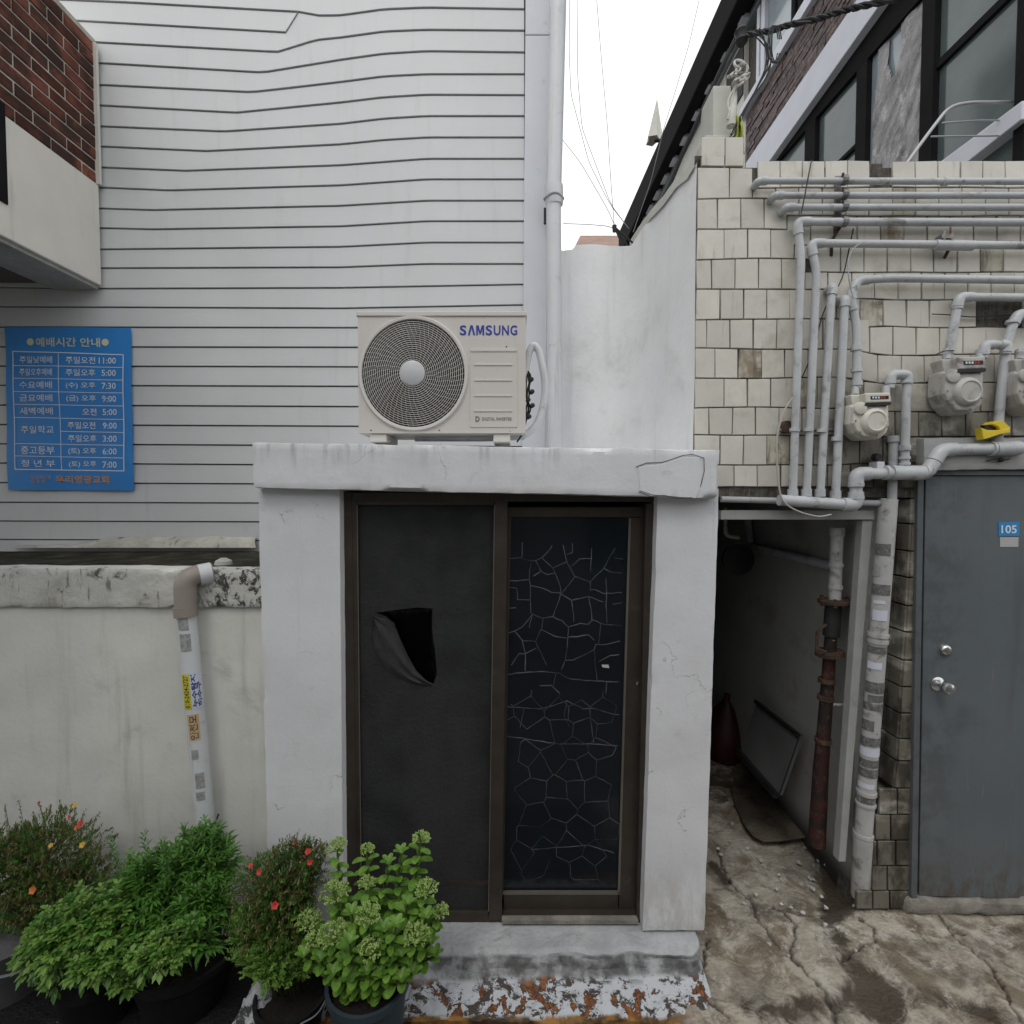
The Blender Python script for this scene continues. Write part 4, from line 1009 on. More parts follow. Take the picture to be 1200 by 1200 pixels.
for q in plan:
    px = 600+600*q.x/q.y
    for _ in range(3): d = ray(px, lerp(tops_px, px)); px += (q.x/q.y-d.x/d.y)*600
    zt_ = CAM_H+d.z/d.y*q.y+n3(q.x*22, q.y*9, 2)*.008
    for t in np.linspace(0, 1, nr):
        z = zt_*(1-t)+2.0*t; V.append(Vector((q.x, q.y+n3(q.x*4, 1, z*3)*.006, z)))
mb.add(V, [(i*nr+j, i*nr+nr+j, i*nr+nr+1+j, i*nr+1+j) for i in range(len(plan)-1) for j in range(nr-1)])
mb.build('wall', m_sidewall, pw, smooth=True)
mb = MB(); m2 = [V[i*nr] for i in range(len(plan))]
mb.add(m2+[p+Vector((.02,.12,0)) for p in m2], [(i, i+1, len(m2)+i+1, len(m2)+i) for i in range(len(m2)-1)]).build('wall_top', m_sidewall, pw)

tb = thing('tile_building', 'low building faced with cream ceramic tiles at right', 'building', (1.7, YT, 0))
# its left flank, running back from the street
topl = [(822,190),(808,205),(795,215),(780,236),(765,252),(750,272),(740,288)]
mb = MB(); V = []; m_ = 14
for x, y in topl:
    d = ray(x, y); k_ = d.x/d.y                  # the flank runs back and slightly inwards
    Y = YT+.002 if x == topl[0][0] else (XT + YT*FL)/(k_+FL)
    z = CAM_H + d.z/d.y*Y; X_ = XT-(Y-YT)*FL
    for t in np.linspace(0, 1, m_): zz = z*(1-t)+1.9*t; V.append(Vector((X_+n3(Y*3, zz*3, 2)*.006, Y, zz)))
mb.add(V, [(i*m_+j, (i+1)*m_+j, (i+1)*m_+j+1, i*m_+j+1) for i in range(len(topl)-1) for j in range(m_-1)])
tops = [V[i*m_] for i in range(len(topl))]
mb.build('side_wall', m_sidewall, tb, smooth=True)
mb = MB()
mb.add([p+Vector((-.012,0,-.02)) for p in tops]+[p+Vector((-.012,0,.03)) for p in tops]+[p+Vector((.16,0,.03)) for p in tops], [(j*len(tops)+i, j*len(tops)+i+1, (j+1)*len(tops)+i+1, (j+1)*len(tops)+i) for j in range(2) for i in range(len(tops)-1)])
mb.build('side_coping', m_ucream, tb)
# front wall backing with openings
zt = PY(900,190,YT).z
X0, X1 = XT+.02, 4.2
zAl = PY(950, 583, YT).z      # underside above alley
xa1 = PY(1020,600,YT).x       # alley right
xk = PY(1064,600,YT).x        # corner of the tiled pier
zDt, xD0, xD1 = PY(1100,552,YT).z, PY(1078,700,YT).x, PY(1078,700,YT).x+.92
mb = MB()
mb.box(X0, PY(1302,300,YT).x, YT+.010, YT+.22, zAl, zt-.02)
mb.build('wall', m_mortar, tb)
mb = MB(); mb.prism([PY(1049,930,YT+.012)+Vector((.012,0,0)), PY(1075,930,YT+.012), PY(1080,572,YT+.012), PY(1072,572,YT+.012)+Vector((.012,0,0))], (0,.19,0))
mb.prism([PY(1006,1085,YT+.012), PY(1072,1085,YT+.012), PY(1074,931,YT+.012), PY(1031,931,YT+.012)], (0,.19,0)); mb.build('pier', m_mortar, tb)
MB().box(PY(1302,300,YT).x+.002, 4.6, YT-.02, YT+.22, -.05, zt+.02).build('rendered_wall', m_sidewall, tb)
MB().box(xD1+.04, PY(1302,300,YT).x, YT+.012, YT+.20, -.05, zAl-.001).build('pier', m_cement, tb)
MB().box(X0+.16, 2.63, YT+.22, 5.5, zt-.30, zt-.22).build('roof_deck', m_cement, tb)
# tiles of the front wall
left_rows = [160,196,232.8,268.8,304,339,374,408.5,443,478,510,545,571]
right_rows = [154,187,220,253,287,319,351,384,416,449,483,512,543]
# pair them: left row i meets right row i+1 (right side carries one more row at the top)
Lr = [None]+left_rows[1:]; 
bound = [(196,187+33),(232.8,253),(268.8,287),(304,319),(339,351),(374,384),(408.5,416),(443,449),(478,483),(510,512),(545,543),(571,572)]
XJ = [889,911,930,956,978,1008,1015,1010,1005,1000,1000,1000]
def by(i, x):
    l, r = bound[i]; xj = XJ[i]; t = (1. if x > xj else 0.) if i < 6 else min(1, max(0, (x-xj+20)/40)); t = t*t*(3-2*t)
    wob = n3(x*.013, i*3.1, 1)*1.6 + (2.5*n3(x*.03, i*1.7, 9) if 980 < x < 1100 and 4 <= i <= 8 else 0)
    return l*(1-t)+r*t+wob
def tile(c4, Y, mat_, name='tile', dep=.011, dev=None):
    """c4: pixel corners tl tr br bl"""
    dd = random.uniform(-.0015, .0015) if dev is None else dev
    P = [PY(x, y, Y-dd) for x, y in c4]; cen = sum(P, Vector())/4
    k1 = [p + (cen-p).normalized()*.0028 for p in P]
    mb = MB(); tilt = [random.uniform(-.0012, .0012) for _ in range(4)]
    V = [p+Vector((0, dep+.004, 0)) for p in P] + [p+Vector((0, .0022, 0)) for p in P] + [p+Vector((0, t, 0)) for p, t in zip(k1, tilt)]
    mb.add(V, [(i, (i+1) % 4, (i+1) % 4+4, i+4) for i in range(4)] + [(i+4, (i+1) % 4+4, (i+1) % 4+8, i+8) for i in range(4)] + [(8,9,10,11)])
    if mat_ is m_tile_w and random.random() < .09: mat_ = m_tile_s
    return mb.build(name, mat_, tb)
gapx, gapy = .62, .85
# top row only on the right part
x = 870; xs_ = []
def draw_row(top, bot, x0, x1, w, off, Y=YT, skip=(), mat_=None):
    x = x0-off
    if w-off < 11: x_first = x0; x += w
    else: x_first = None
    while x < x1:
        a, b_ = (x0 if x_first is not None else max(x, x0))+gapx, min(x+w, x1)-gapx; x_first = None
        mid = (a+b_)/2
        if b_-a > 5 and not any(s[0] < mid < s[1] for s in skip):
            j = [random.uniform(-.7, .7) for _ in range(4)]
            ym = top(mid)
            xo = lambda y: 0
            ta, tb2, ba, bb2 = top(a), top(b_), bot(a), bot(b_)
            if abs(ta-tb2) > 8: ta = tb2 = top(mid)
            if abs(ba-bb2) > 8: ba = bb2 = bot(mid)
            if ba-ta < 6: x += w; continue
            tile([(a+j[0], ta+gapy*.6), (b_+j[1], tb2+gapy*.6), (b_+j[2]*.6, bb2-gapy), (a+j[3]*.6, ba-gapy)], Y, mat_ or m_tile_w)
        x += w
draw_row(lambda x: 188+n3(x*.05,0,0)*2.5, lambda x: by(0, x)-.3, 888, 1300, 26.4, 0, skip=((1010,1034),))
draw_row(lambda x: 160, lambda x: 195, 822, 872, 28, 0, mat_=m_tile)
for i in range(len(bound)-1):
    skip = []
    if i == 3: skip = [(1157,1170)]
    if i == 4: skip = [(1143,1200)]
    if i == 10: skip += [(1078,1320)]
    if i == 9: skip += [(1081,1320)]
    off = (17, 3, 22, 9, 26, 14, 4, 20, 10, 24, 7)[i]
    draw_row(lambda x: by(i, x), lambda x: by(i+1, x), lxedge(bound[i][0]+17), 1300 if i < 9 else 1080, 27.3, off, skip=skip)
# tiles on the pier between alley and door
prow = [572,584,614,646,677,710,741,774,805,836,866,892,924,955,985,1015,1044,1066]
cor_x = [(572,1071),(740,1062),(805,1057),(892,1052),(924,1048)]
rgt_x = [(572,1081),(700,1078),(900,1072),(1070,1068)]
for a, b_ in zip(prow, prow[1:]):
    if b_ <= 924:
        tile([(lerp(cor_x, a)+1, a+1), (lerp(rgt_x, a), a+1), (lerp(rgt_x, b_), b_-1), (lerp(cor_x, b_)+1, b_-1)], YT, m_tile_w)
    else:
        edges = {924:[1030,1052],955:[1026,1044],985:[1022,1028,1050],1015:[1022,1040],1044:[1003,1023,1043]}[a] + [None]
        for u, v in zip(edges, edges[1:]):
            ua, ub = u, u; va = lerp(rgt_x, a) if v is None else v; vb = lerp(rgt_x, b_) if v is None else v
            tile([(ua+1, a+1), (va-1, a+1), (vb-1, b_-1), (ub+1, b_-1)], YT-.002*(u < 1030), m_tile_w)
# return face of the pier: tiles facing the alley
for a, b_ in zip(prow[:12], prow[1:13]):
    p, q = PY(lerp(cor_x, a), a, YT), PY(lerp(cor_x, b_), b_, YT)
    for y0, y1 in ((.008, .088), (.092, .175)):
        V = []
        for dx in (.012, .002, 0):
            e = 0 if dx else .003
            for (pt_, yy, dz) in ((p, y0+e, -.004-e), (p, y1-e, -.004-e), (q, y1-e, .004+e), (q, y0+e, .004+e)):
                V.append(Vector((pt_.x-.004+dx, YT+yy, pt_.z+dz)))
        MB().add(V, [(i, (i+1) % 4, (i+1) % 4+4, i+4) for i in range(4)] + [(i+4, (i+1) % 4+4, (i+1) % 4+8, i+8) for i in range(4)] + [(8,9,10,11)]).build('tile', m_tile_w, tb)
# bare mortar patches where tiles fell off
for (xa, ya, xb, yb) in ((1011,192,1034,219),(1158,323,1186,349),(1144,353,1194,384)):
    pp = [PY(x, y, YT+.004) for x, y in ((xa,yb),(xb,yb),(xb,ya),(xa,ya))]
    MB().prism(pp, (0,.008,0)).build('mortar_patch', m_mortar, tb)
# lintel over the steel door
rough_slab([PY(1084,551,YT-.045), PY(1330,551,YT-.045), PY(1330,512,YT-.045), PY(1082,512,YT-.045)], .10, 'door_lintel', m_jamb, tb, res=.02, amp=.005, edge=.016, seed=3)
# alley: side walls, ceiling, back, lintel beam and white jamb
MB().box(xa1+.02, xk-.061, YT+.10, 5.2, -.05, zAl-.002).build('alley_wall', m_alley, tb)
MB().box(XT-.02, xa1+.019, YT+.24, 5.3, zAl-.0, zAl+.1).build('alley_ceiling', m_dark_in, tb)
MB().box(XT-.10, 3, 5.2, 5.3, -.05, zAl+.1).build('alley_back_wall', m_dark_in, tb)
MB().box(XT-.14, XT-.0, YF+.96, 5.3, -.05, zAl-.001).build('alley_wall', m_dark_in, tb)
fbox(845, 598, 1025, 609, YT+.02, .05).build('alley_beam', m_jamb, tb, bevel=.003)
fbox(1011, 609.5, 1023, 1010, YT+.03, .05, None, 983, 991).build('white_jamb', m_jamb, tb, bevel=.003)
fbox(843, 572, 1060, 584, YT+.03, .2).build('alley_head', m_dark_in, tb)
rough_slab([PY(1062,1075,YT-.03), PY(1320,1075,YT-.03), PY(1320,1056,YT-.03), PY(1066,1055,YT-.03)], .2, 'door_threshold', m_mortar2, tb, res=.02, amp=.014, edge=.03, seed=15)

# ---------------------------------------------------------------- grey steel door
YDD = YT-.005
gd = thing('steel_door', 'plain grey steel door with number plate and round knob', 'door', (2.4, YT, 0))
fbox(1076, 552, 1083, 1052, YDD-.014, .05, None, 1068, 1075).build('door_frame', m_doorfr, gd, bevel=.002)
fbox(1083.5, 551.5, 1330, 557, YDD-.013, .05).build('door_frame', m_doorfr, gd, bevel=.002)
MB().prism([PY(1077,1050,YDD), PY(1310,1056,YDD), PY(1312,557.5,YDD), PY(1085,557.5,YDD)], (0,.04,0)).build('door_leaf', m_door, gd, bevel=.002)
def knob(px, py, prof, name, mt, ax=(0,-1,0)): return MB().lathe(PY(px, py, YDD), ax, prof, 24).build(name, mt, gd, smooth=True)
knob(1107, 761, [(0,.027),(.008,.026),(.018,.021),(.021,.015),(.021,.002)], 'deadbolt', m_steel)
knob(1098, 801, [(0,.034),(.006,.034),(.012,.026),(.016,.013),(.036,.012),(.042,.02),(.052,.029),(.066,.030),(.078,.024),(.083,.012),(.084,.002)], 'door_knob', m_steel)
p = fbox(1170.5, 612, 1194.5, 628, YDD-.003, .003).build('number_plate', m_plate_b, gd)
text_mesh('105', lambda x, y: PY(x, y, YDD-.0045), (1173.5,615.5,1191.5,625), 'lettering', m_white_p, gd, bold=.02, res=3)
fbox(1172, 629.5, 1193.5, 641, YDD-.002, .002).build('label_plate', m_plate_w, gd)

# ---------------------------------------------------------------- gas pipes
YG1 = YT-.052
def run(label, pts, rpx, collars=(), Y=YG1, mat_=None, bend=.045, group='grey gas pipes on the tile wall', ends=(0, 0), name='gas_pipe'):
    P3 = [PY(p[0], p[1], Y+(p[2] if len(p) > 2 else 0)) for p in pts]
    if ends[0]: P3.insert(0, P3[0]+Vector((0, YT+.0-P3[0].y, 0)))
    if ends[1]: P3.append(P3[-1]+Vector((0, YT+.0-P3[-1].y, 0)))
    t = thing(name, label, 'pipe', P3[0], group)
    r = rpx*Y/600
    MB().tube(arc_path(P3, bend, 6), r, 14).build('pipe', mat_ or m_gas, t, smooth=True)
    for a, b_, c in zip(P3, P3[1:], P3[2:]):           # elbow fittings
        d1, d2 = (a-b).normalized() if False else (a-b_).normalized(), (c-b_).normalized()
        if d1.dot(d2) > -.85:
            L = min(bend, (a-b_).length*.49, (c-b_).length*.49)
            pth = arc_path([b_+d1*(L+.014), b_, b_+d2*(L+.014)], L, 6)
            MB().tube(pth, r*1.22, 14).build('elbow', mat_ or m_gas, t, smooth=True)
    for c in collars:
        (xa, ya), (xb, yb) = c; MB().tube([PY(xa, ya, Y), PY(xb, yb, Y)], r*1.3, 14).build('collar', mat_ or m_gas, t, smooth=True)
    return t
run('topmost horizontal grey gas pipe, just under the tile coping', [(889,212),(1330,213)], 3.6, [((892,212),(897,212)),((1105,213),(1110,213))], ends=(1,0))
run('second grey gas pipe from the top of the tile wall', [(908,229),(1330,229)], 3.6, [((912,229),(917,229))], ends=(1,0))
run('third grey gas pipe from the top, with a pale elbow at its left end', [(921,243),(1330,243)], 3.8, [((924,243),(930,243))], ends=(1,0))
run('grey gas pipe turning down into the leftmost of four risers', [(1330,261),(934,260),(939,300),(929,582)], 4.4, [((931.5,502),(931,506)),((929,573),(929,582))])
run('rust stained gas pipe turning down into the second riser', [(1330,289),(950,285),(957,320),(945,582)], 4.4, [((947.5,502),(947,506)),((945,573),(945,582)),((1095,287),(1140,288))])
run('third of four grey risers, ending short below the pipes', [(977,336),(974,350),(961,582)], 4.4, [((963.5,503),(963,507)),((961,573),(961,582))], ends=(1,0))
run('fourth riser from the left, tied into the manifold beside the meter', [(991,350),(989,370),(979,584)], 4.6, [((981,512),(980.5,517)),((979,575),(979,585))], ends=(1,0))
run('long grey gas pipe bending down to the small meter', [(1330,330),(1040,326),(1004,329),(996,350),(1004,380),(1004,455)], 4.5, [((1003.5,405),(1003.5,411)),((1004,432),(1004,436)),((1004,446),(1004,452)),((998,352),(997,348))], bend=.06)
run('grey gas pipe dropping to the second meter', [(1330,350),(1124,348),(1119,375),(1111,420)], 4.6, [((1113,408),(1112,415)),((1122,357),(1121.5,360))])
run('grey gas pipe dropping to the yellow valve', [(1330,370),(1193,368),(1185,385),(1179,405),(1170,495)], 4.8, [((1186,376),(1185.5,379))])
run('short looped pipe linking the second meter to the valve pipe', [(1152,420),(1154,404),(1180,404),(1178,415)], 4.6, [((1152,412),(1152,416))], Y=YG1-.012, bend=.03)
run('short looped pipe leaving the small meter', [(1043,455),(1044,439),(1064,439),(1062,470),(1060,552)], 4.6, [((1062,446),(1062,449)),((1060.5,522),(1060.3,528)),((1060,535),(1060,538)),((1060,542),(1060,545))], bend=.03)
run('grey pipe stub standing behind the manifold near the door lintel', [(1047,512),(1045,590)], 5, [((1047,511),(1046.8,518))], Y=YG1+.03, mat_=m_gas_d)
mf = run('thick grey gas manifold pipe with S bend above the steel door', [(913,586),(1003,592),(1003,555),(1085,555),(1103,527),(1198,525)], 6.6,
    [((1003,566),(1003,570)),((1003,581),(1003,585)),((1036,554),(1040,554)),((1044,554),(1080,554)),((1082,553),(1086,553)),((1160,526),(1163,526)),((1164,526),(1193,525))], Y=YG1-.01, bend=.05)
run('thin grey pipe along the alley head', [(845,585),(1040,590),(1046,584),(1046,575)], 3.6, [((1045,577),(1045,581))], Y=YG1+.05, mat_=m_gas_d, bend=.02)
# yellow valve: its own little handle on the stem
vt = thing('yellow_valve', 'yellow lever valve above the thick manifold pipe', 'valve', PY(1168,505,YG1))
MB().tube([PY(1170,494,YG1-.005), PY(1169,505,YG1-.005), PY(1168,521,YG1-.005)], [.022,.026,.018], 12).build('valve_body', m_gas_d, vt, smooth=True)
hp = [(1150,501),(1158,504),(1170,504),(1184,502),(1184,507),(1172,509),(1163,512),(1153,515)]
MB().prism([PY(x, y, YG1-.05) for x, y in hp], (0,.04,0)).build('handle', m_yellow, vt, bevel=.003)
hp = [(1163,497),(1168,493),(1176,493),(1181,498),(1185,501),(1183,503.5),(1172,503.5),(1170,500)]
MB().prism([PY(x, y, YG1-.045) for x, y in hp], (0,.06,0)).build('handle_hub', m_yellow, vt, bevel=.003)
MB().prism([PY(x, y, YG1-.03) for x, y in ((1153,498),(1170,498),(1172,504),(1156,504))], (0,.02,0)).build('valve_stem', m_rubber, vt)
# brackets and pipe clamps
bt = thing('pipe_bracket', 'rusty upright bracket clamping the upper gas pipes', 'bracket', PY(985,240,YT), 'brackets holding the gas pipes')
fbox(980, 206, 986, 268, YG1+.035, .03).build('post', m_bracket, bt)
MB().tube([PY(984,266,YG1+.03), PY(975,282,YT-.01), PY(974,300,YT)], .008, 6).build('strut', m_rust, bt)
for y in (211,228,242,260):
    MB().tube([PY(986,y,YG1), PY(992,y,YG1)], 5.6*YG1/600, 12).build('clamp', m_bracket, bt)
    MB().tube([PY(988,y-4,YG1-.01), PY(988,y-8,YG1-.01)], .006, 6).build('bolt', m_rust, bt)
bt = thing('pipe_bracket', 'grey bolted clamp on the pipe above the mortar patch', 'bracket', PY(1111,287,YT), 'brackets holding the gas pipes')
fbox(1104, 274, 1118, 279, YG1-.02, .04).build('clamp_bar', m_bracket, bt)
for x in (1106, 1115): MB().tube([PY(x,271,YG1-.015), PY(x,282,YG1-.015)], .006, 8).build('bolt', m_bracket, bt)
MB().tube([PY(1112,292,YG1+.01), PY(1107,302,YT)], .008, 6).build('strut', m_rust, bt)
bt = thing('pipe_bracket', 'low horizontal bracket crossing the four risers', 'bracket', PY(940,500,YT), 'brackets holding the gas pipes')
MB().tube([PY(912,504,YG1+.03), PY(978,504,YG1+.03)], .008, 8).build('bar', m_bracket, bt)
MB().lathe(PY(919,501,YT-.002), (0,-1,0), [(0,.03),(.03,.03),(.032,.002)], 12).build('base', m_rust, bt)

# ---------------------------------------------------------------- gas meters
def meter(label, cx, cy, w, h_, mt, counter='screen'):
    """px centre of the body, width and height"""
    Ym = YG1-.07
    t = thing('gas_meter', label, 'gas meter', PY(cx, cy+h_/2, Ym), 'gas meters on the tile wall')
    def P(u, v, d=0): return PY(cx+u*w/2, cy+v*h_/2, Ym+d)
    body = [(-.9,-.55),(.88,-.55),(.92,.35),(.80,.72),(.45,.98),(-.35,1.0),(-.75,.72),(-.95,.3)]
    MB().prism([P(u, v, .02) for u, v in body], (0,.09,0)).build('body', mt, t, bevel=.012)
    MB().prism([P(u*.88+.05, v*.88, -.008) for u, v in body], (0,.03,0)).build('front_cover', mt, t, bevel=.008)
    MB().lathe(P(.15,.22,-.008), (0,-1,0), [(0,.62*w/2*Ym/600),(.012,.60*w/2*Ym/600),(.022,.50*w/2*Ym/600),(.024,.44*w/2*Ym/600),(.020,.40*w/2*Ym/600),(.020,.002)], 28).build('diaphragm_dome', mt, t, smooth=True)
    MB().lathe(P(-.5,-.35,-.008), (0,-1,0), [(0,.3*w/2*Ym/600),(.010,.28*w/2*Ym/600),(.014,.15*w/2*Ym/600),(.014,.001)], 20).build('small_dome', mt, t, smooth=True)
    MB().prism([P(-.95,-.95,.02), P(-.35,-.95,.02), P(-.35,-.5,.02), P(-.8,-.42,.02)], (0,.07,0)).build('inlet_block', mt, t, bevel=.006)
    MB().prism([P(u, v, -.022) for u, v in ((-.25,-1.02),(.95,-1.05),(1.0,-.62),(-.2,-.58))], (0,.05,0)).build('counter_box', mt, t, bevel=.006)
    MB().prism([P(u, v, -.0235) for u, v in ((.02,-.88),(.86,-.90),(.86,-.76),(.02,-.74))], (0,.002,0)).build('counter_window', m_black, t)
    for k in range(5):
        MB().prism([P(u, v, -.0245) for u, v in ((.10+k*.13,-.86),(.18+k*.13,-.86),(.18+k*.13,-.78),(.10+k*.13,-.78))], (0,.001,0)).build('digit', m_white_p if k < 3 else m_fl_r, t)
    MB().prism([P(u, v, -.022) for u, v in ((-.2,-.575),(1.0,-.615),(.95,-.5),(-.3,-.46))], (0,.04,0)).build('counter_gasket', m_rubber, t)  # dark rubber gasket below the counter box
    for u in (-.72, .72): MB().tube([P(u,-.9,.05), P(u,-1.25,.07)], .017, 12).build('union_nut', m_gas_d, t, smooth=True)
    for u, v in ((-.8,.2),(.84,.0),(.84,.5),(-.55,.75),(.3,.93)): MB().lathe(P(u*.9+.03, v*.9, -.01), (0,-1,0), [(0,.004),(.004,.003)], 6).build('screw', m_bracket, t)
    return t
meter('small cream gas meter with a red and black counter, left of the other two', 1020, 488, 50, 54, m_meter)
meter('grimy gas meter with a round front, between the small one and the frame edge', 1129, 452, 54, 66, m_meter_d)
meter('grey gas meter cut off by the right edge of the photo', 1214, 452, 54, 66, m_meter_d)

# loose wires on the tile wall
def wire(name, label, pts, r, mt, cat='cable', group=None, Y=None, seg=6):
    P3 = [PY(p[0], p[1], p[2] if len(p) > 2 else Y) for p in pts]
    o = MB().tube(arc_path(P3, .08, 5), r, seg).build(name, mt, None, smooth=True)
    return tag(o, label, cat, group)
wire('loose_cable', 'pale cable hanging in a loop left of the gas risers', [(929,466),(918,482),(910,510),(911,560),(916,588),(935,600),(960,606),(974,603)], .004, m_cable_w, Y=YG1-.04)
wire('loose_wire', 'thin dark wire slanting behind the four risers', [(1000,268,YT-.02),(987,330,YT-.02),(966,360,YT-.02),(950,420,YT-.02),(940,442,YT-.02)], .003, m_cable, cat='wire')
wire('loose_wire', 'thin wire dropping over the top pipes near the bracket', [(951,188,YT-.02),(947,208,YT-.11),(944,225,YT-.11),(939,250,YT-.11)], .003, m_cable, cat='wire')
wire('loose_wire', 'sagging wire across the bare mortar patch by the second meter', [(1092,368),(1115,369),(1140,372),(1180,369),(1210,371)], .0025, m_cable, cat='wire', Y=YT-.018)
wire('loose_wire', 'kinked grey wire hanging from the rust stained pipe', [(1013,283),(1000,290),(993,305),(995,330),(1000,350)], .0028, m_gas_d, cat='wire', Y=YT-.1)
wire('loose_wire', 'short black wire hooked over the second meter pipe', [(1096,416),(1106,411),(1118,411)], .003, m_cable, cat='wire', Y=YG1-.03)
bx = thing('junction_box', 'small white junction box beside the manifold elbow', 'box', PY(1033,545,YT))
fbox(1028, 541, 1037, 549, YT-.06, .06).build('box', m_pvc, bx, bevel=.003)
MB().lathe(PY(1025,536,YT-.03), (0,-1,0), [(0,.02),(.03,.016)], 8).build('black_plug', m_rubber, bx)
nb = thing('wire_nub', 'black bolt and wires above the steel door', 'fixing', PY(1172,538,YT))
MB().lathe(PY(1172,539,YT-.05), (0,-1,0), [(0,.012),(.012,.010),(.016,.003)], 8).build('bolt', m_rubber, nb)
MB().tube([PY(1156,540,YT-.052), PY(1165,538,YT-.06), PY(1172,539,YT-.06), PY(1183,538,YT-.052)], .003, 6).build('wire', m_rubber, nb)

# ---------------------------------------------------------------- in the alley
ap = thing('stickered_drain_pipe', 'white drain pipe covered with torn grey stickers beside the tiled pier', 'drain pipe', PY(1035,1000,2.5))
a, b_ = PY(1041, 585, YT-.01), PY(1011, 985, YT+.03)
r_ = 9.6*YT/600
MB().tube([a, b_], r_, 20).build('pipe', m_pvc_d, ap, smooth=True)
MB().tube([b_+Vector((.0,0,.02)), PY(1009,1050,YT+.06)], r_*1.12, 20).build('base_socket', m_pvc_d, ap, smooth=True)
ty = lambda y: (y-585)/400
for y0, y1 in ((738,742),(745,749),(924,928),(938,941),(975,979)):
    MB().tube([a.lerp(b_, ty(y0)), a.lerp(b_, ty(y1))], r_*1.14, 20).build('ring', m_pvc_d, ap, smooth=True)
for y0, y1, s0, s1, mt in ((635,648,-70,30,m_st_d),(660,672,-80,-20,m_st_g),(681,693,-80,50,m_st_d),(699,703,-50,20,m_st_w),(710,722,-50,40,m_st_w),(752,760,-70,60,m_st_d),(770,778,-60,30,m_st_w),(793,806,-70,70,m_st_d),(808,816,-40,60,m_st_d),(818,826,-80,80,m_st_d),(838,850,-75,10,m_st_d),(858,868,-80,75,m_st_d),(870,880,-80,75,m_st_w),(884,893,-80,75,m_st_d),(895,905,-80,75,m_st_d),(912,918,-70,40,m_st_w),(929,936,-60,60,m_st_d)):
    patch(on_pipe(a, b_, r_, ty(y0), ty(y1), s0, s1, .002, -30), mt, 'torn_sticker', ap)
wp = thing('white_standpipe', 'grimy white pipe above the red valve pipe in the alley', 'pipe', PY(978,700,2.62))
YI = 2.66
MB().tube([PY(981,618,YI), PY(978,706,YI)], 6.8*YI/600, 18).build('pipe', m_pvc_d, wp, smooth=True)
for y0, y1 in ((618,628),(660,664),(686,690)): MB().tube([PY(981-(y0-618)*.03,y0,YI), PY(981-(y1-618)*.03,y1,YI)], 7.9*YI/600, 18).build('collar', m_pvc_d, wp, smooth=True)
rp = thing('red_valve_pipe', 'dark red iron pipe with rusty flange and valve in the alley', 'pipe', PY(960,1000,YI))
MB().tube([PY(977,706,YI), PY(974,745,YI)], 9*YI/600, 14).build('valve_neck', m_rubber, rp, smooth=True)
MB().tube([PY(974,742,YI), PY(970,800,YI), PY(966,850,YI), PY(962,900,YI), PY(957,990,YI)], [.029,.031,.033,.037,.043], 18).build('pipe', m_redpipe, rp, smooth=True)
MB().lathe(PY(978,704,YI), (-.03,0,1), [(-.018,.04),(-.012,.078),(.004,.08),(.008,.05)], 14).build('flange', m_rust, rp, smooth=True)
for k in range(6):
    q = PY(978,704,YI)+Vector((math.cos(k*1.05)*.066, math.sin(k*1.05)*.066, 0)); MB().lathe(q, (0,0,1), [(-.025,.010),(.018,.010)], 6).build('bolt', m_rust, rp)
MB().lathe(PY(972,765,YI), (-.1,0,1), [(-.012,.07),(.010,.07)], 12).build('valve_collar', m_rust, rp, smooth=True)
MB().tube([PY(968,764,YI-.05), PY(957,760,YI-.05), PY(958,740,YI-.05), PY(968,732,YI-.04)], .008, 6).build('valve_handle', m_rust, rp)
for y in (795,815,865): MB().tube([PY(972-(y-742)*.06,y,YI), PY(972-(y+4-742)*.06,y+5,YI)], .040, 14).build('clamp', m_rust, rp)
MB().tube([PY(976,826,YI-.02), PY(995,826,YI+.0)], .008, 6).build('wall_tie', m_pvc_d, rp)
hp_ = thing('slanting_pipe', 'thin pale pipe running back along the alley wall', 'pipe', PY(900,650,3))
MB().tube([PY(977,664,2.75), PY(880,640,3.7), PY(876,610,3.75)], .028, 12).build('pipe', m_gas_d, hp_, smooth=True)
lp = thing('leaning_panel', 'flat grey panel with dark top edge leaning on the alley wall', 'panel', PZ(900,925,0))
xw = xa1
q = [PX(887,822,xw-.06), PX(938,862,xw-.06), PX(913,932,xw-.22), PX(868,880,xw-.22)]
MB().prism(q, (.02, 0, .0)).build('panel', m_leanp, lp)
MB().tube([q[0]+Vector((-.01,0,0)), q[1]+Vector((-.01,0,0))], .014, 6).build('top_edge', m_black, lp)
MB().tube([q[1]+Vector((-.005,0,0)), q[2]], .004, 6).build('side_edge', m_black, lp)
MB().tube([q[3]+Vector((-.02,0,0)), q[2]+Vector((-.02,0,0))], .022, 6).build('bottom_edge', m_black, lp)
fm = [(857,926),(862,945),(872,965),(882,978),(895,985),(915,984),(945,980),(948,955),(935,930),(925,915),(885,890),(862,895)]
P3 = [PZ(x, y, .035) for x, y in fm]
o = MB().prism(P3, (0,0,-.014)).build('floor_board', m_mat_b, None, bevel=.004); tag(o, 'muddy rounded board lying on the alley floor', 'board')
rb = thing('red_bag', 'dark red bag slumped deep in the alley', 'bag', PZ(850,895,0))
mb = MB(); c0 = PZ(850, 885, 0)
mb.lathe(c0, (0,0,1), [(0,.16),(.08,.19),(.22,.15),(.36,.09),(.45,.03)], 14)
mb.v = [tuple(Vector(v)+Vector((n3(v[0]*9,v[1]*9,v[2]*9)*.05, n3(v[0]*9+5,v[1]*9,v[2]*9)*.05, 0))) for v in mb.v]
mb.build('sack', m_red_bag, rb, smooth=True); MB().tube([c0+Vector((0,0,.44)), c0+Vector((.01,0,.5))], .025, 8).build('tied_neck', m_red_bag, rb)
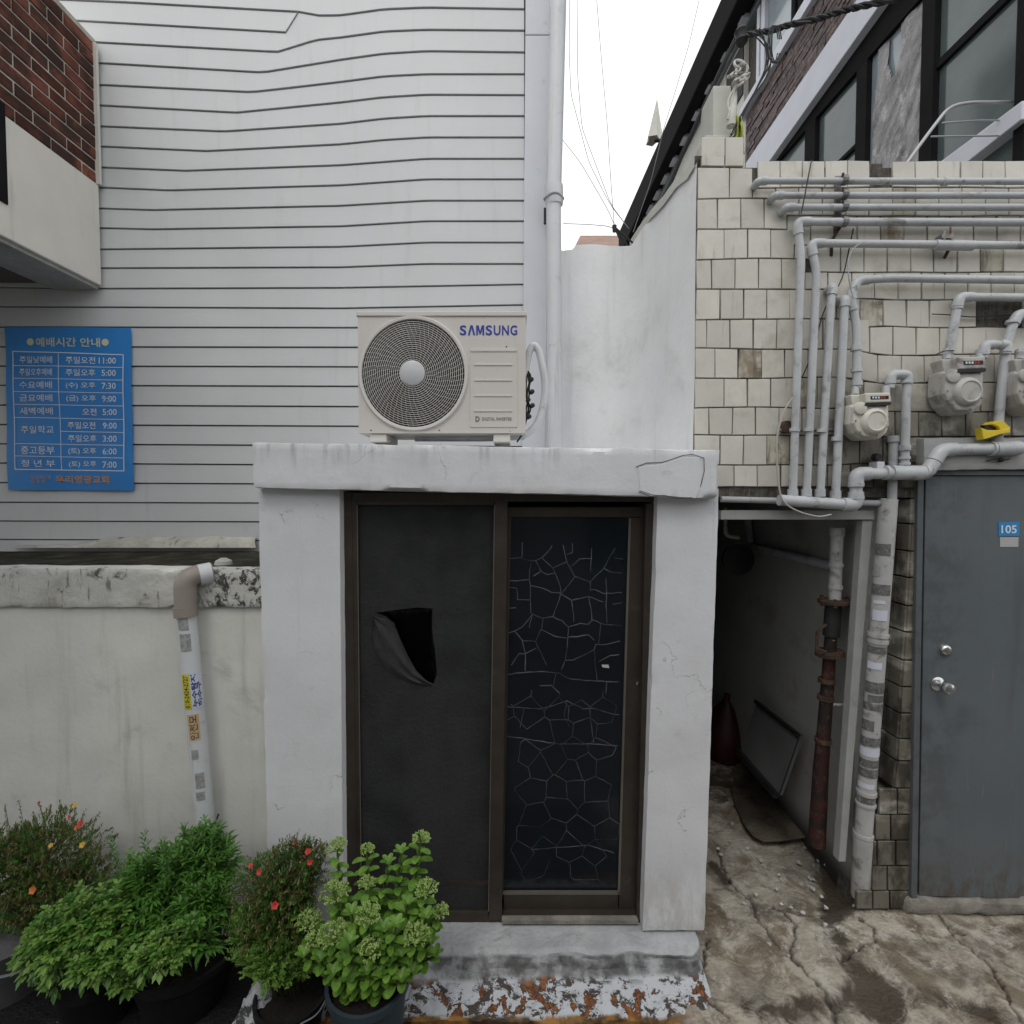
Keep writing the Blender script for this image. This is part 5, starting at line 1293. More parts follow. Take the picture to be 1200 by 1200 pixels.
em = thing('old_water_meter', 'dim round meter hanging in the dark of the alley', 'meter', PY(860,655,3.6))
MB().lathe(PY(862,655,3.55), (0,-1,0), [(0,.10),(.05,.11),(.06,.08),(.062,.002)], 18).build('dial', m_rubber, em, smooth=True)
MB().tube(arc_path([PY(850,595,3.5), PY(850,628,3.5), PY(866,630,3.5)], .04, 4), .014, 8).build('pipe', m_gas_d, em, smooth=True)

# ---------------------------------------------------------------- upper building at right
XU = 2.62
ub = thing('upper_building', 'tall building with brown stone bands, white ledges and dark windows at top right', 'building', (XU, 5, 3.5))
def zline(p1, p2, X=XU):
    a, b_ = PX(*p1, X), PX(*p2, X); s = (b_.z-a.z)/(b_.y-a.y)
    return lambda Y: a.z + s*(Y-a.y)
def Yp(px, X=XU): return ray(px, 100).y/ray(px, 100).x*X
Lg_t, Lg_b = zline((844,0),(726,270), XU-.25), zline((864,0),(739,271), XU-.25)
Lp_t, Lp_b = zline((881,0),(840,87)), zline((894,0),(840,107))
Ls_t, Ls_b = zline((950,0),(869,135)), zline((959,0),(874,140))
Lw_t, Lw_b = zline((1009,12),(887,186)), zline((1050,0),(915,185))
Lf_b = zline((1082,0),(960,138))
Lb_t, Lb_b = zline((1200,128),(1116,189)), zline((1200,150),(1149,189))
Ltr = zline((1180,0),(1098,80))
def strip(zt_, zb_, Y0, Y1, out, thick, name, mt, X=XU, bevel=0, par=None):
    pts = [(X-out, Y0, zb_(Y0)), (X-out, Y1, zb_(Y1)), (X-out, Y1, zt_(Y1)), (X-out, Y0, zt_(Y0))]
    return MB().prism(pts, (thick, 0, 0)).build(name, mt, par or ub, bevel=bevel)
YN, YE, YSt = YT+.13, 11.6, Yp(873)
off_ = lambda L, d: (lambda Y: L(Y)+d)
# masonry behind everything
strip(Ls_b, Lw_t, YN, YSt, -.03, .2, 'wall', m_mortar)
strip(Ls_b, Lw_t, YSt-.06, YSt, .012, .03, 'corner_strip', m_ucream)
# brown stone slips on the band, each one its own piece
cnt = 0
nrow = 13
for r in range(nrow):
    Y = YN + (r % 2)*.12
    while Y < YSt-.1:
        L = .155 + random.uniform(-.04, .04); Y2 = min(Y+L, YSt-.07)
        f0, f1 = r/nrow, (r+1)/nrow
        zf = lambda Yv, f: Lw_t(Yv)*(1-f) + Ls_b(Yv)*f
        g = .0025; d = random.uniform(0, .014)
        pts = [(XU-.004-d, Y+g, zf(Y+g, f0)+g), (XU-.004-d, Y2-g, zf(Y2-g, f0)+g), (XU-.004-d, Y2-g, zf(Y2-g, f1)-g), (XU-.004-d, Y+g, zf(Y+g, f1)-g)]
        MB().prism(pts, (.04, 0, 0)).build('stone_slip', m_ubrown, ub); Y += L; cnt += 1
strip(Ls_t, off_(Ls_b, .0), YN, YSt+.0, .06, .08, 'upper_ledge', m_uband, bevel=.004)
strip(off_(Lw_t, -.002), Lw_b, YN, Yp(885), .09, .12, 'lower_ledge', m_uband, bevel=.006)
# big window: dark frame, mullions, transom, panes
strip(off_(Lw_b, -.002), Lf_b, YN, Yp(905), .03, .08, 'window_frame', m_blackm)
zbot = lambda Y: 3.0
def mull(px0, px1, zt_, zb_=zbot, out=.035):
    Ya, Yb = Yp(px1), Yp(px0); strip(zt_, zb_, Ya, Yb, out, .07, 'mullion', m_blackm)
for a, b_ in ((949,961),(1009,1021),(1085,1100),(1197,1209)): mull(a, b_, Lf_b)
strip(off_(Ltr, .025), off_(Ltr, -.02), Yp(1197), Yp(1100), .02, .04, 'transom', m_blackm)
strip(off_(Ltr, .015), off_(Ltr, -.015), Yp(1009), Yp(961), .02, .04, 'transom', m_blackm)
for a, b_, mt in ((905,949,m_glass_up),(961,1009,m_glass_up),(1021,1085,m_glass_sky),(1100,1197,m_glass_up),(1209,1320,m_glass_up)):
    Yb, Ya = Yp(a), max(YN, Yp(b_))
    strip(off_(Lf_b, .01), zbot, Ya, Yb, -.005, .008, 'window_pane', mt)
# crumpled film hanging in the third pane
V = []; n1, n2 = 40, 60
Ya, Yb = Yp(1084), Yp(1021)
for i in range(n1+1):
    Y = Ya+(Yb-Ya)*i/n1
    for j in range(n2+1):
        t = j/n2; zt2 = Lf_b(Y)-.01; z = zt2+(3.0-zt2)*t
        w = .010+.016*n3(Y*5, z*3, 1)+.010*n3(Y*14+z*9, z*7, 4)
        V.append((XU-.004-abs(w), Y, z))
F = []
for i in range(n1):
    for j in range(n2):
        u, t = i/n1, j/n2       # u=1 far edge (left in view)
        if u > .80+.10*math.sin(t*5)-.0 and t < .52: continue
        if .38 < u < .62 and t < .13-.5*abs(u-.5): continue
        F.append((i*(n2+1)+j, (i+1)*(n2+1)+j, (i+1)*(n2+1)+j+1, i*(n2+1)+j+1))
MB().add(V, F).build('plastic_film', m_plastic_sheet, ub, smooth=True)
# lower ledge of the window and brown wall below
strip(Lb_t, Lb_b, YN, Yp(1090), .07, .1, 'sill_ledge', m_uband, bevel=.005)
strip(off_(Lb_b, -.002), lambda Y: 2.2, YN, Yp(1100), -.03, .2, 'wall', m_ubrown)
# upper floor
strip(Ls_t, lambda Y: Ls_t(Y)-.001, YN, YN+.01, 0, .001, 'joint', m_black) if False else None
strip(lambda Y: Lp_b(Y)+.0, lambda Y: Ls_t(Y)+.002, YN, YE, -.05, .15, 'upper_wall', m_mortar)
for a, b_ in ((897,928),(940,990),(1000,1080)):
    strip(off_(Lp_b, -.06), off_(Ls_t, .03), Yp(b_), Yp(a), -.02, .01, 'upper_pane', m_glass_sky)
for a, b_ in ((888,891),(893,897)): strip(off_(Lp_b, -.02), off_(Ls_t, .005), Yp(b_), Yp(a), .02, .06, 'white_frame', m_uband)
for a, b_ in ((928,932),(936,940),(990,1000)): strip(off_(Lp_b, -.02), off_(Ls_t, .005), Yp(b_), Yp(a), .02, .06, 'dark_frame', m_blackm)
strip(Lp_t, Lp_b, YN, YE, .04, .1, 'fascia', m_ugrey, bevel=.003)
strip(off_(Lp_b, -.003), lambda Y: 3.0, YSt+.01, YE, .005, .05, 'cream_wall', m_ucream)
strip(lambda Y: Lp_b(Y)-.06, lambda Y: Ls_t(Y)+.2, YSt+.02, Yp(853), .02, .02, 'shaded_wall', m_gap)  # dark sheet for a dark wall in shade, the shade put into its colour
strip(lambda Y: Lg_b(Y)+.02, lambda Y: Lp_t(Y)+.002, YN, YE, -.02, .1, 'eaves_wall', m_mortar)
pts = [(XU-.25, YN, Lg_b(YN)), (XU-.25, YE, Lg_b(YE)), (XU-.25, YE, Lg_t(YE)), (XU-.25, YN, Lg_t(YN))]
MB().prism(pts, (.16, 0, 0)).build('roof_gutter', m_blackm, ub, bevel=.02)
MB().prism([(XU-.09, YN, Lg_b(YN)+.03), (XU-.09, YE, Lg_b(YE)+.03), (XU+1.5, YE, Lg_b(YE)+.03), (XU+1.5, YN, Lg_b(YN)+.03)], (0,0,.12)).build('roof', m_blackm, ub)
for px in (868,848,830,815,801,789,779,770,762,755,749):
    Ya = Yp(px+2.5, XU-.1); Yb = Yp(px-2.5, XU-.1)
    pts = [(XU-.12, Ya, Lp_t(Ya)+.01), (XU-.12, Yb, Lp_t(Yb)+.01), (XU-.12, Yb, Lg_b(Yb)-.02), (XU-.12, Ya, Lg_b(Ya)-.02)]
    MB().prism(pts, (.12, 0, 0)).build('eaves_post', m_uband, ub)
strip(off_(Lp_t, .05), off_(Lp_t, .0), YN, YE, .06, .03, 'cable_tray', m_blackm)
MB().box(XU+.1, 5.4, YN+.02, YN+.12, 3.0, Lg_b(YN)+.02).build('front_wall', m_ucream, ub)
# cream column and small window seen past the tile wall
co_ = thing('cream_column', 'cream rendered column rising behind the left end of the tile wall', 'column', (1.2, 3.0, 3.4))
fbox(836, 100, 857, 190, 3.0, .2).build('shaft', m_ucream, co_, bevel=.006)
fbox(826, 158, 862, 200, 2.96, .15).build('base_block', m_ucream, co_, bevel=.006)

# rope bundle, lime cloth, cables
rg = thing('rope_bundle', 'bundle of knotted pale rope hanging beside the cream column', 'rope', PY(865,90,2.9))
random.seed(5); mb = MB()
for k in range(7):
    cx, cy = 866+random.uniform(-6,6), 74+k*4+random.uniform(-3,3)
    pts = [PY(cx+7*math.cos(t+k), cy+5*math.sin(t*1.1+k*.5), 2.9+.02*math.sin(t*2+k)) for t in np.linspace(0, 6.5, 16)]
    mb.tube(pts, .007, 6)
for k in range(4):
    mb.tube(arc_path([PY(862+k*2,96,2.9), PY(858-k*2+random.uniform(-3,3),118,2.92), PY(853+k*3,140+k*4,2.92)], .1, 4), .006, 6)
mb.build('rope', m_ropes, rg, smooth=True)
MB().tube([PY(862,95,2.93), PY(860,115,2.93), PY(857,148,2.93)], [.008,.018,.026], 10).build('wrapped_end', m_ropes, rg, smooth=True)
lc = MB(); V = []
for i in range(7):
    for j in range(10):
        x = 860+i*1.9+random.uniform(-.4,.4); y = 136+j*5; V.append(PY(x+(3-i)*.25*(9-j)*.3, y, 2.86+.02*math.sin(i*1.9+j*.3)))
o = lc.add(V, [(i*10+j, i*10+10+j, i*10+11+j, i*10+1+j) for i in range(6) for j in range(9)]).build('lime_cloth', m_lime, None, smooth=True)
so = o.modifiers.new('s', 'SOLIDIFY'); so.thickness = .004
tag(o, 'faded lime green cloth strip hanging at the top of the tile wall', 'cloth')
cb = thing('cable_bundle', 'thick black twisted cable crossing in front of the brown stone band', 'cable', PY(900,35,2.8))
mb = MB(); base = [(862,44,2.98),(880,40,2.9),(905,36,2.85),(925,29,2.8),(960,22,2.7),(985,13,2.65),(1015,6,2.6),(1060,-3,2.5),(1200,-60,2.3)]
P3 = arc_path([PY(*p) for p in base], .1, 5)
for k in range(3):
    pth = []
    for i, p in enumerate(P3):
        a_ = i*.9+k*2.09; pth.append(p+Vector((0, math.cos(a_)*.009, math.sin(a_)*.009)))
    mb.tube(pth, .008, 6)
mb.build('twisted_cable', m_cable, cb, smooth=True)
mb = MB(); random.seed(9)
for k in range(6):
    y0 = 38+random.uniform(-5,5)
    mb.tube(arc_path([PY(880+k*5,y0,2.85), PY(905+random.uniform(-6,6),60+k*5,2.85), PY(892-k*3,95+k*5,2.85), PY(872-k*3,128+k*8,2.85), PY(860-k*2,150+k*4,2.85)], .2, 4), .0035, 5)
for k in range(3):
    pts = [PY(906+6*math.cos(t)+k*2, 52+22*math.sin(t), 2.8) for t in np.linspace(.5, 6, 16)]; mb.tube(pts, .003, 5)
mb.build('loose_wires', m_cable, cb, smooth=True)
mb = MB(); mb.lathe(PY(869,42,2.95), (0,0,1), [(-.05,.02),(-.03,.035),(0,.03),(.02,.04),(.05,.02)], 12); mb.build('insulator', m_rubber, cb, smooth=True)

# chrome rail on the roof
hr = thing('handrail', 'thin chrome handrail on the roof above the tile wall', 'handrail', PY(1100,180,2.75))
MB().tube(arc_path([PY(1060,195,2.75), PY(1085,160,2.75), PY(1112,125,2.75), PY(1135,120,2.75), PY(1330,119,2.75)], .12, 6), .0085, 10).build('top_rail', m_rail, hr, smooth=True)
MB().tube([PY(1104,144,2.75), PY(1150,141,2.75), PY(1330,142,2.75)], .004, 8).build('rail', m_rail, hr, smooth=True)
MB().tube([PY(1091,160,2.75), PY(1330,157,2.75)], .004, 8).build('rail', m_rail, hr, smooth=True)

# overhead lines in the gap of sky
for lab, pts in (('overhead line nearest the downpipe, curving to the wall top', [(668,-30),(667,60),(669,110),(690,190),(715,240),(737,268)]),
                 ('straight faint overhead line just right of the downpipe', [(676,-30),(677,90),(682,150),(716,240),(737,268)]),
                 ('overhead line hanging through the middle of the sky gap', [(697,-30),(704,60),(712,150),(716,215),(720,266)]),
                 ('overhead line slanting along the black roof gutter', [(826,-30),(808,50),(795,95),(778,150),(762,215),(742,272)]),
                 ('thin line running level from the downpipe to the wall top', [(660,262),(690,263),(712,265),(720,268)]),
                 ('faint line from the downpipe slanting down to the wall top', [(650,152),(680,190),(712,245),(722,268)])):
    wire('overhead_line', lab, [(x, y, 4.2-.88*max(0, min(1, y/270))) for x, y in pts], .0022, m_cable_g, cat='overhead line', group='overhead lines in the gap of sky')
wire('black_cable_run', 'black cable looping down along the eaves to the plaster wall', [(862,45,3.1),(838,95,3.15),(818,140,3.2),(800,180,3.25),(786,215,3.3),(774,240,3.3),(766,262,3.3),(745,282,3.3)], .012, m_cable)
tie = thing('cable_knot', 'dark knot where the overhead lines meet the plaster wall', 'cable knot', PY(722,270,3.3))
for q in ((728,284),(735,287),(742,285)): MB().tube([PY(720,266,3.3), PY(*q, 3.3)], .006, 6).build('tail', m_cable, tie)
MB().lathe(PY(720,268,3.3), (0,0,1), [(-.02,.012),(.02,.015)], 8).build('knot', m_cable, tie)
MB().tube(arc_path([PY(742,285,3.3), PY(752,280,3.3), PY(762,262,3.3), PY(768,250,3.35)], .05, 4), .006, 6).build('tail', m_cable, tie)

# far roof and the white cone
fr_ = thing('far_house', 'far house with a reddish brown roof just showing over the plaster wall', 'house', (2, 18, 5))
yb = 16; r0, r1 = PY(680,276,yb), PY(760,276,yb); e0, e1 = PY(674,288,yb-1.2), PY(762,288,yb-1.2)
MB().prism([e0, e1, r1, r0], (0,0,-.12)).build('roof', m_roof, fr_)
MB().box(e0.x+.3, e1.x+2, yb-.9, yb+4, 0, e0.z-.15).build('wall', m_bmortar, fr_)
cn_ = thing('white_cone', 'small off white folded cone standing off the black roof gutter', 'cone', PY(767,165,9.5))
Yc_ = 9.4; ap_ = PY(770, 115, Yc_); mb = MB(); V = [ap_]; n = 12
ctr = PY(767,165,Yc_)
for k in range(n):
    a_ = 2*math.pi*k/n; rr = .155*(1 if k % 2 else .72); V.append(ctr+Vector((math.cos(a_)*rr, math.sin(a_)*rr, .03*math.sin(a_*2))))
mb.add(V, [(0, 1+k, 1+(k+1) % n) for k in range(n)]+[tuple(range(n, 0, -1))]).build('cone', m_ucream, cn_)
MB().tube([ctr, ctr+Vector((.08,0,.0)), PY(783,172,Yc_-.1)], .02, 6).build('arm', m_rust, cn_)

# ---------------------------------------------------------------- flower pots and plants
def leaf(mb, p, d, L, W, droop=.2, fold=.15, m=0, n=3):
    d = Vector(d).normalized(); s = d.cross(Vector((0,0,1)))
    if s.length < .1: s = Vector((1,0,0))
    s.normalize(); up = s.cross(d).normalized(); V = []
    ws = {3: (0, .75, 1, .0)}.get(n)
    for i, (t, w) in enumerate(((0,.12),(.35,.85),(.65,1),(1,.05))):
        c = p + d*L*t + Vector((0,0,-droop*L*t*t))
        V += [c-s*W*w*.5+up*fold*W*w, c, c+s*W*w*.5+up*fold*W*w]
    mb.add(V, [(i*3+j, i*3+3+j, i*3+4+j, i*3+1+j) for i in range(3) for j in range(2)], m)
def needle(mb, p, d, L, W):
    d = Vector(d).normalized(); s = d.cross(Vector((0,.3,1))).normalized()
    mb.add([p-s*W*.5, p+s*W*.5, p+d*L*.6+s*W*.5, p+d*L, p+d*L*.6-s*W*.5], [(0,1,2,3,4)])
def rdir(up=.3, R=random):
    v = Vector((R.gauss(0,1), R.gauss(0,1), R.gauss(0,1)+up)); return v.normalized()
def pot(t, c, r, h_, mt, flare=.8, soil=True, wall_=.008):
    c = Vector(c)
    MB().lathe(c, (0,0,1), [(0,r*flare),(.01,r*flare),(h_-.03,r*.97),(h_-.028,r*1.05),(h_,r*1.06),(h_,r*.97),(h_-.035,r*.93),(h_-.04,.001)], 36).build('pot', mt, t, smooth=True)
    MB().lathe(c+Vector((0,0,h_-.035)), (0,0,1), [(0,r*.92),(.006,r*.85),(.012,.001)], 24).build('soil', m_soil, t, smooth=True)
def flower(t, p, mt, r=.014, face=(0,-1,.5)):
    r *= .78
    f = Vector(face).normalized(); a = f.orthogonal().normalized(); b_ = f.cross(a); mb = MB()
    for k in range(5):
        an = k*2*math.pi/5; d = a*math.cos(an)+b_*math.sin(an); s = a*-math.sin(an)+b_*math.cos(an)
        mb.add([p, p+d*r*.6+s*r*.5+f*r*.3, p+d*r*1.05+f*r*.35, p+d*r*.6-s*r*.5+f*r*.3], [(0,1,2,3)])
    mb.lathe(p+f*.001, f, [(0,r*.2),(r*.25,r*.1)], 6)
    mb.build('flower', mt, t)
def bush(t, base, blobs, nstem, fn, R, stem_r=.0022, mt_stem=None, spread=1):
    """stems from the base to points in ellipsoid blobs; fn adds leaves along each stem"""
    stems = MB()
    for k in range(nstem):
        c, rad = R.choice(blobs); v = rdir(.1, R)*(R.random()**.45)
        tip = Vector(c)+Vector((v.x*rad[0], v.y*rad[1], v.z*rad[2]))
        b0 = Vector(base)+Vector((R.uniform(-.06,.06), R.uniform(-.05,.05), 0))
        mid = b0.lerp(tip, .55)+Vector((0,0,.05*spread))
        pth = [b0, mid, tip]; stems.tube(arc_path(pth, .2, 3), stem_r, 4, cap=False)
        fn(mid, tip)
    o = stems.build('stems', mt_stem or m_stem, t); o['kind'] = 'stuff'

R = random.Random(21)
def scatter(blobs, n, clump):
    """clumps spread through the volume of the blobs, thicker towards the outside"""
    vol = [b[1][0]*b[1][1]*b[1][2] for b in blobs]
    for k in range(n):
        c, rad = R.choices(blobs, vol)[0]; v = rdir(.1, R)*(R.random()**.33)
        lump = 1+.5*n3(v.x*2.3+c[0]*9, v.y*2.3, v.z*2.3+c[2]*9)
        p = Vector(c)+Vector((v.x*rad[0], v.y*rad[1], v.z*rad[2]))*lump
        if p.y < YL-.03: clump(p, (v+Vector((0,0,.35))).normalized())
# 1 - brown green moss rose at the far left
t = thing('moss_rose_plant', 'sprawling brownish moss rose with orange and yellow flowers at the far left', 'potted plant', PZ(40,1120,-.05))
c = PY(35, 1085, 2.18)
mb1, mb2 = MB(), MB()
def spray(a, b_, fa, L0=.011, L1=.019, n=13, W=.0032):
    def f(p, d):
        m_ = a if R.random() < fa else b_
        tip = p+d*R.uniform(.02, .045)
        for i in range(n): needle(m_, p.lerp(tip, i/n), (rdir(.2, R)+d*.7).normalized(), R.uniform(L0, L1), W)
    return f
bl1 = [(PY(55,1000,2.2), (.21,.13,.14)), (PY(8,1030,2.2), (.17,.13,.20)), (PY(60,1055,2.12), (.20,.12,.12)), (PY(100,1035,2.15), (.10,.1,.09))]
bush(t, (c.x, 2.2, .12), bl1, 90, lambda a, b_: None, R, .0014)
scatter(bl1, 2700, spray(mb1, mb2, .6, W=.0038))
st_ = MB()
sprigs_1 = [(46,943,2.1,60,1000),(22,938,2.15,30,1000),(88,946,2.12,80,1000),(112,958,2.1,95,1010),(6,945,2.15,12,1000),(70,940,2.15,72,990),(118,985,2.1,95,1020)]
def sn_(p, d):
    for q in range(4): needle(mb1 if R.random() < .5 else mb2, p, rdir(.4, R), .013, .0034)
for (x, y, Y, x2, y2) in sprigs_1:
    a_, b_ = PY(x2, y2, Y), PY(x, y, Y); st_.tube([a_, a_.lerp(b_, .5)+Vector((.008,0,.004)), b_], .0012, 4, cap=False)
    for i in range(14): sn_(a_.lerp(b_, .2+.8*i/13), b_-a_)
st_.build('stems', m_stem, t)['kind'] = 'stuff'
mb1.build('foliage', m_leaf_b, t)['kind'] = 'stuff'; mb2.build('foliage', m_leaf_d, t)['kind'] = 'stuff'
for x, y, mt, r in ((95,966,m_fl_r,.022),(90,970,m_fl_o,.014),(88,944,m_fl_y,.015),(60,991,m_fl_y,.013),(97,990,m_fl_y,.016),(39,1043,m_fl_o,.020),(82,958,m_fl_r,.012),(46,941,m_fl_r,.009)):
    flower(t, PY(x, y, 2.03), mt, r, face=(R.uniform(-.5,.5), -1, R.uniform(.3,1.6)))
MB().lathe((c.x-.12, 2.2, -.05), (0,0,1), [(0,.18),(.24,.23),(.25,.235),(.25,.21)], 28).build('pot', m_pot_g, t, smooth=True)
# 2 - dark green leafy clump in a wide black bowl
t = thing('aster_plant', 'dense dark green narrow leaved clump in a wide black bowl', 'potted plant', PZ(210,1130,-.05))
c2 = Vector((PY(215,1100,2.1).x, 2.12, -.05))
mbl = MB()
def whorl(mb, L0, L1, W0, W1, n=9, dr=.25):
    def f(p, d):
        for i in range(n):
            a_ = i*2.4+R.random(); side = Vector((math.cos(a_), math.sin(a_), 0)); leaf(mb, p-d*.004*i, side*(.5+.08*i)+d*.8, R.uniform(L0, L1), R.uniform(W0, W1), droop=dr)
    return f
bl2 = [(PY(240,1010,2.12), (.135,.12,.12)), (PY(190,1030,2.10), (.17,.13,.12)), (PY(150,1045,2.12), (.12,.10,.10)), (PY(240,1055,2.02), (.11,.10,.09)), (PY(185,1075,2.0), (.15,.08,.08)), (PY(235,985,2.15), (.07,.06,.07)), (PY(215,1100,1.94), (.15,.06,.06))]
bush(t, (c2.x, 2.12, .18), bl2, 80, lambda a, b_: None, R, .002)
scatter(bl2, 820, whorl(mbl, .028, .064, .006, .013))
wh = whorl(mbl, .024, .040, .005, .008, 5)
for (x, y, Y, x2, y2) in [(168,978,2.1,175,1020),(215,968,2.15,222,1000),(252,970,2.12,245,1005),(275,990,2.1,255,1020),(130,985,2.1,140,1020),(282,1030,2.05,255,1045),(190,985,2.12,195,1015),(238,960,2.15,238,995)]:
    a_, b_ = PY(x2, y2, Y), PY(x, y, Y)
    for i in range(7): wh(a_.lerp(b_, .15+.85*i/6), (b_-a_).normalized())
mbl.build('foliage', m_leaf_d, t)['kind'] = 'stuff'
pot(t, c2, .215, .235, m_pot_k, .72)
# 3 - lighter trailing plant
t = thing('trailing_plant', 'light green trailing plant spilling forward left of the black bowl', 'potted plant', PZ(90,1150,-.05))
mbl = MB(); mbd = MB()
w1, w2 = whorl(mbl, .018, .038, .011, .021, 7, .35), whorl(mbd, .020, .040, .012, .022, 7, .35)
bl3 = [(PY(75,1100,1.95), (.15,.09,.11)), (PY(120,1075,1.97), (.15,.09,.10)), (PY(45,1125,1.95), (.10,.06,.07)), (PY(150,1115,1.92), (.12,.06,.07)), (PY(62,1140,1.92), (.05,.04,.08)), (PY(148,1150,1.90), (.06,.04,.06)), (PY(200,1105,1.90), (.10,.05,.05)), (PY(225,1085,1.88), (.05,.04,.04)), (PY(180,1125,1.86), (.12,.04,.05)), (PY(110,1130,1.88), (.12,.05,.07))]
bush(t, (PY(110,1120,2.0).x, 2.05, .12), bl3, 70, lambda a, b_: None, R, .002)
scatter(bl3, 1000, lambda p, d: (w1 if R.random() < .72 else w2)(p, d))
mbl.build('foliage', m_leaf_l, t)['kind'] = 'stuff'; mbd.build('foliage', m_leaf_d, t)['kind'] = 'stuff'
MB().lathe((PY(100,1130,2.0).x, 2.08, -.055), (0,0,1), [(0,.13),(.16,.16),(.17,.165),(.17,.14)], 28).build('pot', m_pot_k, t, smooth=True)
# 4 - second moss rose with red flowers
t = thing('moss_rose_plant', 'bushy moss rose with small red flowers between the bowl and the sedum', 'potted plant', PZ(330,1170,-.05))
mb1, mb2, mb3 = MB(), MB(), MB()
bl4 = [(PY(335,1030,2.02), (.15,.11,.115)), (PY(320,1070,1.98), (.15,.11,.11)), (PY(358,1008,2.05), (.08,.06,.06))]
bl5 = [(PY(325,1115,1.93), (.16,.10,.10)), (PY(300,1085,1.95), (.10,.08,.09)), (PY(330,1135,1.9), (.13,.07,.05))]
bush(t, (PY(335,1140,2.0).x, 2.02, .1), bl4+bl5, 110, lambda a, b_: None, R, .0013)
scatter(bl4, 1900, spray(mb1, mb2, .62, .010, .017, W=.0038))
scatter(bl5, 1700, whorl(mb3, .008, .014, .005, .008, 8, .1))
for (x, y, Y, x2, y2) in [(345,983,2.05,345,1015),(360,990,2.05,355,1020),(325,995,2.02,325,1030),(300,1008,2.0,305,1040),(288,1015,1.98,300,1045),(375,1000,2.03,362,1025),(312,1000,2.0,315,1030)]:
    a_, b_ = PY(x2, y2, Y), PY(x, y, Y)
    for i in range(14):
        for q in range(4): needle(mb1 if R.random() < .5 else mb2, a_.lerp(b_, .1+.9*i/13), rdir(.4, R), .012, .0034)
mb1.build('foliage', m_leaf_b, t)['kind'] = 'stuff'; mb2.build('foliage', m_leaf_d, t)['kind'] = 'stuff'; mb3.build('foliage', m_leaf_l, t)['kind'] = 'stuff'
for x, y, r in ((294,1015,.013),(304,1022,.014),(361,998,.015),(363,1010,.014),(322,1061,.019),(345,988,.008)): flower(t, PY(x, y, 1.88), m_fl_r, r, face=(R.uniform(-.6,.6), -1, R.uniform(.3,1.6)))
c4 = PY(345, 1170, 2.0); pot(t, (c4.x, 1.98, -.055), .135, .17, m_pot_k, .75)
# 5 - sedum in a blue grey pot
t = thing('sedum_plant', 'bright green sedum with pale bud clusters in a blue grey pot', 'potted plant', PZ(432,1190,-.05))
pc_ = Vector((PY(432,1160,1.88).x, 1.88, -.055)); pot(t, pc_, .148, .325, m_pot_b, .78)
lfm = []
for k in range(3):
    mb = MB(); L, W = .062, .033+.003*k; V = []
    for (tt_, w) in ((0,.2),(.2,.62),(.45,.95),(.7,1),(.9,.78),(1,.35)):
        c = Vector((L*tt_, 0, -.012*tt_*tt_*(1+k*.4))); V += [c+Vector((0,-W*w*.5,.007*w)), c, c+Vector((0,W*w*.5,.007*w))]
    mb.add(V, [(i*3+j, i*3+3+j, i*3+4+j, i*3+1+j) for i in range(5) for j in range(2)]); lfm.append(mb.mesh('leaf', m_leaf_s, True))
def place_leaf(par, p, d, s):
    o = bpy.data.objects.new('leaf', R.choice(lfm)); col.objects.link(o); o.parent = par
    o.rotation_mode = 'QUATERNION'; o.rotation_quaternion = Vector(d).normalized().to_track_quat('X', 'Z')
    o.location = p-par.location; o.scale = (s, s, s)
heads = [(493,983,1.92,.028),(430,995,2.05,.024),(395,992,2.0,.034),(500,1042,1.86,.038),(516,1068,1.88,.028),(430,1035,1.92,.026),(432,1072,1.80,.040),(392,1045,1.90,.044),(362,1078,1.90,.040),(390,1095,1.80,.048),(435,1112,1.76,.042),(488,1095,1.78,.042),(368,1102,1.85,.034),
         (455,1012,1.98,0),(470,1000,1.95,0),(478,1060,1.84,0),(450,1090,1.78,0),(412,1070,1.84,0),(505,1105,1.82,0),(375,1125,1.8,0),(405,1128,1.76,0),(470,1120,1.76,0),(345,1060,1.95,0),(455,1130,1.76,0),(430,1140,1.75,0),(485,1140,1.78,0),(390,1142,1.76,0),(410,1105,1.75,0),(465,1085,1.76,0),(500,1075,1.82,0),(445,1145,1.745,0),(412,1148,1.745,0),(470,1148,1.75,0),(356,1120,1.83,0),(510,1120,1.85,0)]
stm = MB(); pend = []
